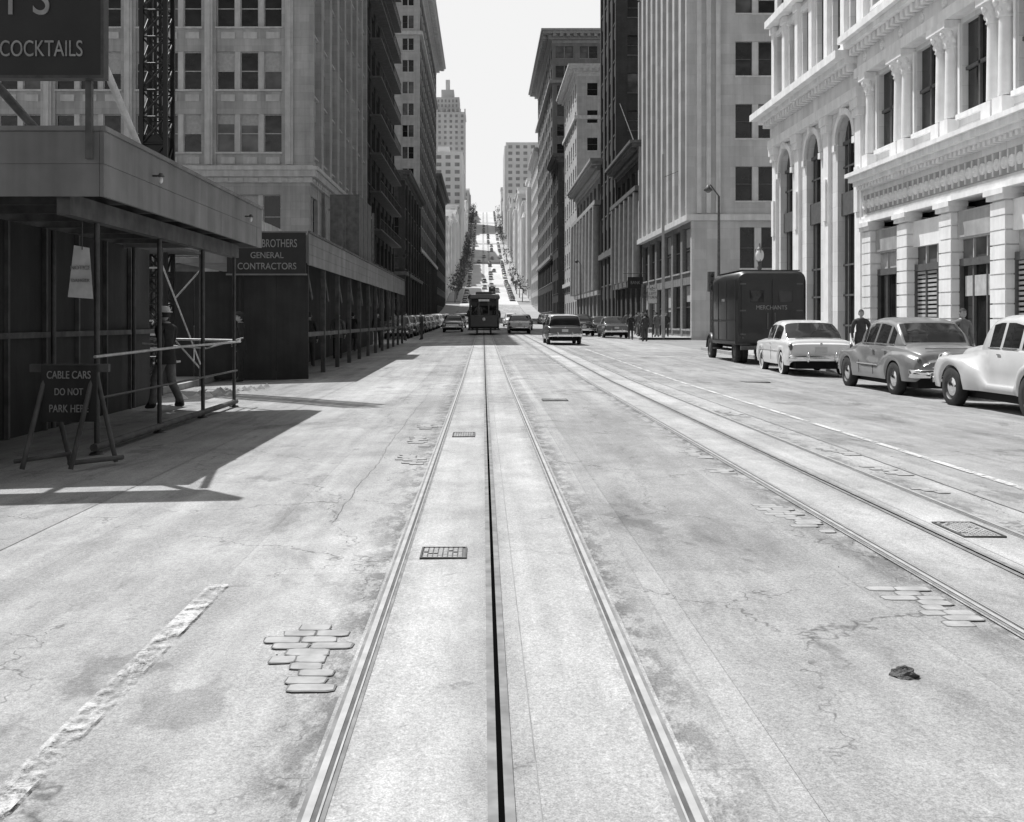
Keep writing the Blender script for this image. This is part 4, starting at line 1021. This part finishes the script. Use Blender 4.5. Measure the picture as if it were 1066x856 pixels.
for s in (-1,1):
    for y in (-2.9,-1.5,-.1,.95): o.box('frames','truck',s*1.172-.012,s*1.172+.014,y-.03,y+.03,.75,2.84)
    o.box('frames','truck',s*1.172-.012,s*1.172+.02,-2.93,.95,1.45,1.51); o.box('frames','truck',s*1.172-.012,s*1.172+.02,-2.93,.95,.70,.78)
    o.box('cab_window','carglass',s*.955-.01,s*.955+.004,1.38,1.70,1.55,2.1)
    o.box('running_board','under',min(s*.6,s*1.05),max(s*.6,s*1.05),-1.2,1.6,.42,.47)
    rings=[]
    for t in range(9):
        a=math.pi*t/8; rings.append([(s*.62,2.4-.55*math.cos(a),.45+.55*math.sin(a)),(s*1.0,2.4-.56*math.cos(a),.45+.58*math.sin(a)),(s*1.04,2.4-.54*math.cos(a),.42+.5*math.sin(a))])
    o.loft('fender','truck',rings)
    for y in (-1.9,2.4): 
        wheel(o,s*.90,y,.44,.2,s,'steel_d')
        if y<0: wheel(o,s*.70,y,.44,.2,s,'steel_d')
    o.sph('tail_lamps','lamp_red',(s*.95,-3.03,.9),(.05,.04,.05),8,6)
    o.sph('headlamps','chrome',(s*.55,2.95,1.1),(.13,.12,.13),10,8)
    o.box('rear_doors','truck',min(s*.04,s*1.0),max(s*.04,s*1.0),-3.03,-2.99,.85,2.85)
    o.box('rear_doors','steel_d',min(s*.10,s*.14),max(s*.10,s*.14),-3.06,-3.03,1.2,1.75)
    o.box('rear_window','carglass',min(s*.25,s*.72),max(s*.25,s*.72),-3.04,-3.028,2.1,2.5)
    for z in (1.0,1.8,2.7): o.box('hinges','steel_d',min(s*.85,s*1.05),max(s*.85,s*1.05),-3.045,-3.028,z,z+.05)
o.box('bumper','steel_d',-1.05,1.05,-3.18,-3.08,.50,.64); o.box('roof_rail','truck',-1.0,1.0,-2.9,.8,3.17,3.20)
o.text("MERCHANTS",.20,(0,-3.065,1.92),(math.pi/2,0,0),'signletter',.9)
o.text("EXPRESS",.13,(-1.19,-1.0,2.2),(math.pi/2,0,-math.pi/2),'signletter',1)
o.finish(P(9.75,38.6),math.radians(-1))

# cable car
o=Obj('cable_car')
o.loft('roof','carmid',[rr(1.05,2.72,2.98,.2,-4.1),rr(1.2,2.72,3.02,.22,-3.9),rr(1.2,2.72,3.02,.22,3.9),rr(1.05,2.72,2.98,.2,4.1)],closed=True,caps='carmid')
o.loft('clerestory','cardark',[rr(.62,3.0,3.22,.1,-3.4),rr(.62,3.0,3.22,.1,3.4)],closed=True,caps='cardark')
o.box('floor','under',-1.0,1.0,-4.1,4.1,.45,.6); o.box('running_board','timber_d',-1.25,1.25,-3.9,3.9,.32,.37)
o.box('dash','cardark',-1.0,1.0,-4.15,-4.08,.6,1.45); o.box('dash','cardark',-1.0,1.0,4.08,4.15,.6,1.45)
for s in (-1,1):
    o.box('side_panel','cardark',s*1.0-.03,s*1.0+.03,-3.0,1.0,.6,1.35); o.box('bench','timber_d',min(s*.45,s*.95),max(s*.45,s*.95),-3.9,3.9,.9,.97)
    for k in range(8): o.cyl('poles','timber_d',(s*1.08,-3.9+k*1.11,.6),(s*1.08,-3.9+k*1.11,2.75),.03,.03,6)
    o.box('bulkhead_post','cardark',s*1.0-.06,s*1.0+.04,-1.2,-1.08,.6,2.75)
o.box('bulkhead','cardark',-1.0,1.0,-1.2,-1.12,.6,1.6); o.box('bulkhead','cardark',-1.0,1.0,-1.2,-1.12,2.2,2.75)
o.box('bulkhead_window','carglass',-.94,.94,-1.17,-1.15,1.6,2.2)
for x in (-.98,-.36,.36,.98): o.box('bulkhead','cardark',x-.05,x+.05,-4.14,-4.08,1.45,2.75)
o.box('destination_board','white',-.40,.40,-4.2,-4.16,2.48,2.64); o.lathe('headlamp','globe',(0,-4.2,1.15),'y',[(.001,-.06),(.10,-.03),(.12,0)],14)
for y in (-2.4,2.4):
    for s in (-1,1): o.lathe('wheels','steel_d',(s*.53,y,.28),'x',[(.001,-.05),(.27,-.05),(.27,.05),(.001,.05)],16)
CY=83
cc=o.finish((.053,CY,rz(0,CY)+.01))
e=dup(cc,(3.0,360,rz(3,360)),0); e.rotation_euler=(math.atan2(g(363)-g(357),6),0,0)

# ------------------------------------------------------------------ people
def person(name,loc,head_deg,pose,jacket,trouser,hat=None,coat=False):
    J={}
    J.update(pelvis=(0,0,.95),waist=(0,.0,1.08),chest=(0,.01,1.28),nb=(0,.0,1.44),neck=(0,.015,1.54))
    R=dict(pelvis=(.155,.11),waist=(.145,.105),chest=(.175,.12),nb=(.10,.08),neck=(.055,.055))
    E=[('pelvis','waist'),('waist','chest'),('chest','nb'),('nb','neck')]
    for s,t in ((-1,'l'),(1,'r')):
        J['sh'+t]=(s*.185,0,1.41); J['el'+t]=pose.get('el'+t,(s*.25,-.02,1.14)); J['wr'+t]=pose.get('wr'+t,(s*.27,.05,.90))
        w=Vector(J['wr'+t]); d=(w-Vector(J['el'+t])).normalized()
        J['pa'+t]=tuple(w+d*.07)
        R['sh'+t]=(.085,.08); R['el'+t]=(.055,.053); R['wr'+t]=(.036,.036); R['pa'+t]=(.036,.022)
        E+=[('nb','sh'+t),('sh'+t,'el'+t),('el'+t,'wr'+t),('wr'+t,'pa'+t)]
        J['hip'+t]=(s*.095,0,.88); J['kn'+t]=pose.get('kn'+t,(s*.11,.02,.50)); J['an'+t]=pose.get('an'+t,(s*.115,-.02,.09))
        a=Vector(J['an'+t]); J['to'+t]=(a.x+s*.015,a.y+.17,max(.035,a.z-.05)); J['hl'+t]=(a.x,a.y-.05,max(.04,a.z-.045))
        R['hip'+t]=(.105,.105); R['kn'+t]=(.078,.08); R['an'+t]=(.062,.066); R['to'+t]=(.040,.030); R['hl'+t]=(.036,.034)
        E+=[('pelvis','hip'+t),('hip'+t,'kn'+t),('kn'+t,'an'+t),('an'+t,'to'+t),('an'+t,'hl'+t)]
    keys=list(J); idx={k:i for i,k in enumerate(keys)}
    def skin(verts,edges,rad,root,lv):
        me=bpy.data.meshes.new('tmp'); me.from_pydata(verts,edges,[]); ob=bpy.data.objects.new('tmp',me); COL.objects.link(ob)
        m=ob.modifiers.new('s','SKIN'); m.use_smooth_shade=True
        for i,r in enumerate(rad): me.skin_vertices[0].data[i].radius=r
        for i in range(len(verts)): me.skin_vertices[0].data[i].use_root=(i==root)
        sb=ob.modifiers.new('ss','SUBSURF'); sb.levels=lv; sb.render_levels=lv
        dg=bpy.context.evaluated_depsgraph_get(); em=bpy.data.meshes.new_from_object(ob.evaluated_get(dg))
        V=[tuple(v.co) for v in em.vertices]; Fc=[tuple(p.vertices) for p in em.polygons]
        bpy.data.objects.remove(ob); return V,Fc
    V,Fc=skin([J[k] for k in keys],[(idx[a],idx[b]) for a,b in E],[R[k] for k in keys],0,2)
    def seg(p,a,b):
        a=Vector(a);b=Vector(b);t=max(0,min(1,(p-a).dot(b-a)/max(1e-9,(b-a).length_squared))); return (p-a-(b-a)*t).length
    o=Obj(name); d=o.parts.setdefault('figure',dict(v=[],f=[],m=[],mats=[],s=[])); d['v']=V[:]
    d['mats']=[M[m] for m in (jacket,trouser,'skin','shoe')]
    for f in Fc:
        c=Vector((0,0,0))
        for i in f: c+=Vector(V[i])
        c/=len(f); best=(9,None)
        for a,b in E:
            q=seg(c,J[a],J[b])
            if q<best[0]: best=(q,(a,b))
        a,b=best[1]
        if a.startswith('wr'): k=2
        elif b=='neck': k=2 if c.z>1.50 else 0
        elif a.startswith('an'): k=3
        elif a.startswith('hip') or a.startswith('kn'): k=0 if (coat and c.z>.62) else 1
        elif (a,b)==('pelvis','hipl') or (a,b)==('pelvis','hipr'): k=0 if c.z>.86 else 1
        else: k=0 if c.z>.84 else 1
        if k==1 and c.z<.10: k=3
        d['f'].append(f); d['m'].append(k); d['s'].append(True)
    lo=.62 if coat else .80; rings=[]
    for z,a,b in ((lo,.205,.15),((lo+.98)/2,.195,.14),(.98,.178,.13),(1.10,.165,.122)):
        rings.append([(a*math.cos(2*math.pi*i/18),b*math.sin(2*math.pi*i/18),z) for i in range(18)])
    o.loft('jacket_skirt',jacket,rings,closed=True)
    for s,t in ((-1,'l'),(1,'r')):
        w=Vector(J['wr'+t]); dd=(w-Vector(J['el'+t])).normalized(); pd=Vector((0,1,0))-dd*dd.y; pd.normalize(); inn=dd.cross(pd)
        if inn.x*s>0: inn=-inn
        pa=Vector(J['pa'+t])
        for q,(off,ln) in enumerate(((.027,.072),(.009,.080),(-.009,.074),(-.026,.058))):
            b=pa+pd*off; m1=b+dd*ln*.5+inn*.006; m2=m1+dd*ln*.35+inn*.022
            o.cyl('hands','skin',b,m1,.0095,.0085,6); o.cyl('hands','skin',m1,m2,.0085,.007,6); o.sph('hands','skin',m2,(.007,)*3,6,4); o.sph('hands','skin',m1,(.0085,)*3,6,4)
        b=w+dd*.03+pd*.028; m1=b+dd*.03+pd*.03+inn*.01; m2=m1+dd*.03+inn*.012
        o.cyl('hands','skin',b,m1,.011,.0095,6); o.cyl('hands','skin',m1,m2,.0095,.008,6); o.sph('hands','skin',m2,(.008,)*3,6,4)
    nod=pose.get('nod',0); hy=.035+.06*nod; hz=1.645-.03*nod
    v=[];f=[];n=18;k=14
    for j in range(k+1):
        ph=math.pi*j/k
        for i in range(n):
            t=2*math.pi*i/n; x=.074*math.sin(ph)*math.cos(t); y=.095*math.sin(ph)*math.sin(t); z=.118*math.cos(ph)
            if z<-.03: x*=1-.9*(-z-.03)*3; y=y*(1-(-z-.03)*1.5)+.012
            fr=max(0,math.sin(t))
            if fr>.9 and -.04<z<.01: y+=.018
            if fr>.8 and .0<z<.03 and abs(x)>.015: y-=.006
            v.append((x,hy+y,hz+z))
    for j in range(k):
        for i in range(n): f.append((j*n+i,j*n+(i+1)%n,(j+1)*n+(i+1)%n,(j+1)*n+i))
    o.add('head','skin',v,f,True)
    for s in (-1,1):
        o.sph('head','skin',(s*.076,hy-.008,hz-.005),(.012,.02,.032),8,6); o.sph('eyes','hair',(s*.030,hy+.083,hz+.012),(.010,.008,.006),8,5)
    o.box('mouth','cloth_m',-.022,.022,hy+.086,hy+.092,hz-.062,hz-.056)
    v=[];f=[]
    for j in range(8):
        ph=math.pi*.62*j/7
        for i in range(n):
            t=2*math.pi*i/n; rr_=1.06; z=.118*math.cos(ph)*rr_; y=.095*math.sin(ph)*math.sin(t)*rr_
            if math.sin(t)>.2: z=max(z,.052)
            v.append((.078*math.sin(ph)*math.cos(t)*rr_,hy+y-.003,hz+z+.004))
    for j in range(7):
        for i in range(n): f.append((j*n+i,j*n+(i+1)%n,(j+1)*n+(i+1)%n,(j+1)*n+i))
    o.add('hair','hair',v,f,True)
    if hat:
        o.lathe('hat',hat,(0,hy,hz+.045),'z',[(.135,.0),(.14,.012),(.098,.016),(.096,.06),(.08,.095),(.04,.11),(.001,.112)],20)
        if hat!='white': o.lathe('hat','hair',(0,hy,hz+.045),'z',[(.099,.017),(.0985,.035)],20)
    return o.finish(loc,math.radians(head_deg))
walkp=dict(knl=(-.10,.16,.52),anl=(-.10,.20,.10),knr=(.11,-.02,.50),anr=(.11,-.26,.14),ell=(-.24,-.14,1.16),wrl=(-.25,-.10,.92),elr=(.25,.10,1.16),wrr=(.22,.26,.98))
stand={}
hand=dict(ell=(-.27,-.04,1.15),wrl=(-.17,.12,.98),elr=(.26,-.03,1.14),wrr=(.25,.06,.90))
person('worker',P(-5.45,18.15),62,walkp,'cloth_d','cloth_m','white')
person('worker',P(-6.1,26.6),100,hand,'cloth_d','cloth_d','cloth_k')
zw=lambda y:g(y)-.05
m1=person('pedestrian',(11.3,31.6,zw(31.6)),170,hand,'cloth_k','cloth_k',None)
m2=person('pedestrian',(11.6,25.6,zw(25.6)),190,stand,'cloth_m','cloth_k',None)
w1=person('pedestrian',(11.2,73,zw(73)),175,walkp,'cloth_d','cloth_k',None,True)
w2=person('pedestrian',(12.1,73.6,zw(73.6)),10,hand,'cloth_m','cloth_l',None,True)
for (s,x,y,r) in ((m1,10.95,72.5,2),(w1,12.7,78,3.1),(m1,11.9,82,0),(m2,13.0,88,3.1),(w2,12.5,92,0),(w1,11.3,75,1.4),(m2,13.2,78,0),(m1,12.9,74.5,3),(w2,11.6,79,3.1)):
    dup(s,(x,y,zw(y)),r)
for (s,x,y,r) in ((m1,10.1,66,.2),(w1,9.7,69.5,3.0),(m2,-4.9,66,-1.5),(w2,-5.8,68,-1.5),(m1,-3.9,67,1.5)): dup(s,P(x,y),r)
for (s,x,y,r) in ((m1,-5.6,34,0),(m2,-5.5,40,3.1),(w1,-5.8,47,0),(m1,-5.2,52,3.1)): dup(s,(x,y,rz(x,y)),r)
for x,y in ((-.95,CY-3.1),(1.05,CY-2.2),(1.05,CY+1.5),(-.9,CY+2)): dup(m1,(x,y,rz(x,y)+.38),0)
dup(w2,(-.35,CY-2.8,rz(0,CY)+.6),0)

# ------------------------------------------------------------------ street furniture
def tall_lamp(x,y,h,mat='steel_d'):
    o=Obj('street_lamp'); z=g(y)-.05
    o.lathe('base',mat,(x,y,z),'z',[(.20,0),(.20,.3),(.14,.38),(.12,.9),(.09,1.0)],14)
    o.cyl('pole',mat,(x,y,z+.9),(x,y,z+h-.5),.085,.055,12)
    pts=[(x-.9*math.sin(t*math.pi/2/6)*.45,y,z+h-.5+.55*math.sin(t*math.pi/12)) for t in range(7)]
    o.tube('arm',mat,pts,.035); e=pts[-1]
    o.lathe('head',mat,(e[0]-.1,y,e[2]-.28),'z',[(.001,.26),(.06,.25),(.10,.16),(.22,.02),(.20,0)],16); o.sph('lens','glass2',(e[0]-.1,y,e[2]-.28),(.15,.15,.12),12,8)
    return o.finish()
tall_lamp(11.15,50,7.7); tall_lamp(11.1,120,7.7); tall_lamp(-7.5,108,7.7); tall_lamp(-7.5,150,7.7)
o=Obj('utility_pole'); z=g(62)
o.cyl('pole','mid_t',(12.35,72.5,z-.1),(12.35,72.5,z+12.6),.12,.08,12); o.cyl('guy','pipe',(12.35,72.5,z+11),(14.2,76,z+12),.02); o.finish()
o=Obj('globe_street_lamp'); x,y=11.25,43.0; z=g(y)-.05
o.lathe('post','steel_d',(x,y,z),'z',[(.24,0),(.24,.25),(.15,.4),(.12,.8),(.085,1.0),(.065,3.4),(.10,3.5),(.06,3.6),(.09,3.75)],14)
o.sph('globe','globe',(x,y,z+4.02),(.17,.17,.27),14,10); o.lathe('finial','steel_d',(x,y,z+4.26),'z',[(.14,0),(.09,.07),(.03,.12),(.03,.22),(.001,.26)],12)
for a in range(4): o.cyl('cage','steel_d',(x+.10*math.cos(a*1.57),y+.10*math.sin(a*1.57),z+3.75),(x+.17*math.cos(a*1.57),y+.17*math.sin(a*1.57),z+4.27),.012,.012,5)
o.finish()
def signal(x,y):
    o=Obj('traffic_signal'); z=g(y)-.05
    o.cyl('pole','steel_d',(x,y,z),(x,y,z+3.0),.06,.05,10); o.lathe('base','steel_d',(x,y,z),'z',[(.16,0),(.14,.4),(.06,.55)],12)
    o.box('housing','steel_d',x-.15,x+.15,y-.13,y+.13,z+2.7,z+3.65)
    for k in range(3): o.lathe('lenses','glass2',(x,y-.13,z+2.87+k*.3),'y',[(.001,-.01),(.10,-.01),(.10,-.14),(.11,-.14),(.11,0)],12)
    o.finish()
signal(10.95,71.9); signal(10.95,50.8); signal(-7.3,66.9)
o=Obj('traffic_sign'); z=g(70); o.cyl('post','pipe',(11.4,71.2,z),(11.4,71.2,z+3.4),.035); o.box('plate','blind',11.1,11.7,71.13,71.16,z+2.3,z+3.3)
o.box('border','frame',11.07,11.73,71.165,71.175,z+2.27,z+3.33); o.text("NO\nLEFT\nTURN",.26,(11.4,71.12,z+2.95),(math.pi/2,0,0),'frame',.9); o.finish()
o=Obj('hanging_shop_sign'); z=g(90); o.box('board','signblack',12.6,13.9,92,92.12,z+3.8,z+4.8); o.cyl('bracket','pipe',(12.2,92.06,z+5.1),(14.2,92.06,z+5.1),.03); o.text("BANK",.4,(13.25,91.99,z+4.3),(math.pi/2,0,0),'signletter',.8); o.finish()
o=Obj('fire_hydrant'); x,y=10.95,45.5; z=g(y)-.05
o.lathe('barrel','white',(x,y,z),'z',[(.16,0),(.16,.05),(.11,.08),(.11,.5),(.15,.52),(.15,.57),(.12,.66),(.05,.73),(.04,.78),(.001,.8)],14)
o.cyl('outlets','white',(x-.2,y,z+.42),(x+.2,y,z+.42),.055); o.finish()
o=Obj('flagpole'); z=g(95); o.cyl('pole','white',(14.2,98,z+17),(12.6,97.5,z+21),.05,.03); o.finish()
def meter(x,y):
    o=Obj('parking_meter'); z=g(y)-.05; o.cyl('post','pipe_l',(x,y,z),(x,y,z+1.05),.025); o.sph('head','steel_d',(x,y,z+1.2),(.06,.05,.11),10,8); o.box('face','glass2',x-.035,x+.035,y-.055,y-.045,z+1.2,z+1.26); return o.finish()
mm=meter(10.85,20.4)
for y in (26.5,33,41.7,47): dup(mm,(0,y-20.4,g(y)-g(20.4)),0,'parking_meter')

# ------------------------------------------------------------------ world, sun, camera
S=Vector((-.36,.40,1)).normalized()
w=bpy.data.worlds.new('World'); scene.world=w; w.use_nodes=True; nt=w.node_tree; nt.nodes.clear()
out=nt.nodes.new('ShaderNodeOutputWorld'); bg=nt.nodes.new('ShaderNodeBackground'); sky=nt.nodes.new('ShaderNodeTexSky')
sky.sky_type='NISHITA'; sky.sun_disc=False; sky.sun_elevation=math.asin(S.z); sky.sun_rotation=math.atan2(S.x,S.y); sky.dust_density=3.0; sky.air_density=1.0
# black-and-white film behind a red filter: red channel only, with the film's contrast curve
sep=nt.nodes.new('ShaderNodeSeparateColor'); nt.links.new(sky.outputs[0],sep.inputs[0])
x=math_(nt,'MINIMUM',math_(nt,'MULTIPLY',sep.outputs[0],1/2.5),.95)
x=math_(nt,'MULTIPLY',math_(nt,'POWER',x,4.0),7.4)
nt.links.new(x,bg.inputs[0]); bg.inputs[1].default_value=.15; nt.links.new(bg.outputs[0],out.inputs[0])
L=bpy.data.lights.new('sun','SUN'); L.energy=5.0; L.angle=math.radians(.5); L.color=(1,1,1)
lo=bpy.data.objects.new('sun',L); COL.objects.link(lo); lo.rotation_euler=S.to_track_quat('Z','Y').to_euler(); lo.location=(-30,30,60)
cam=bpy.data.cameras.new('camera'); co=bpy.data.objects.new('camera',cam); COL.objects.link(co)
co.location=(0,0,1.42); co.rotation_euler=(math.pi/2,0,0); cam.sensor_width=36; cam.lens=1100/1066*36
cam.shift_x=30/1066; cam.shift_y=-94/1066; cam.clip_start=.05; cam.clip_end=6000
scene.camera=co
scene.view_settings.view_transform='Standard'; scene.view_settings.look='None'; scene.view_settings.exposure=0
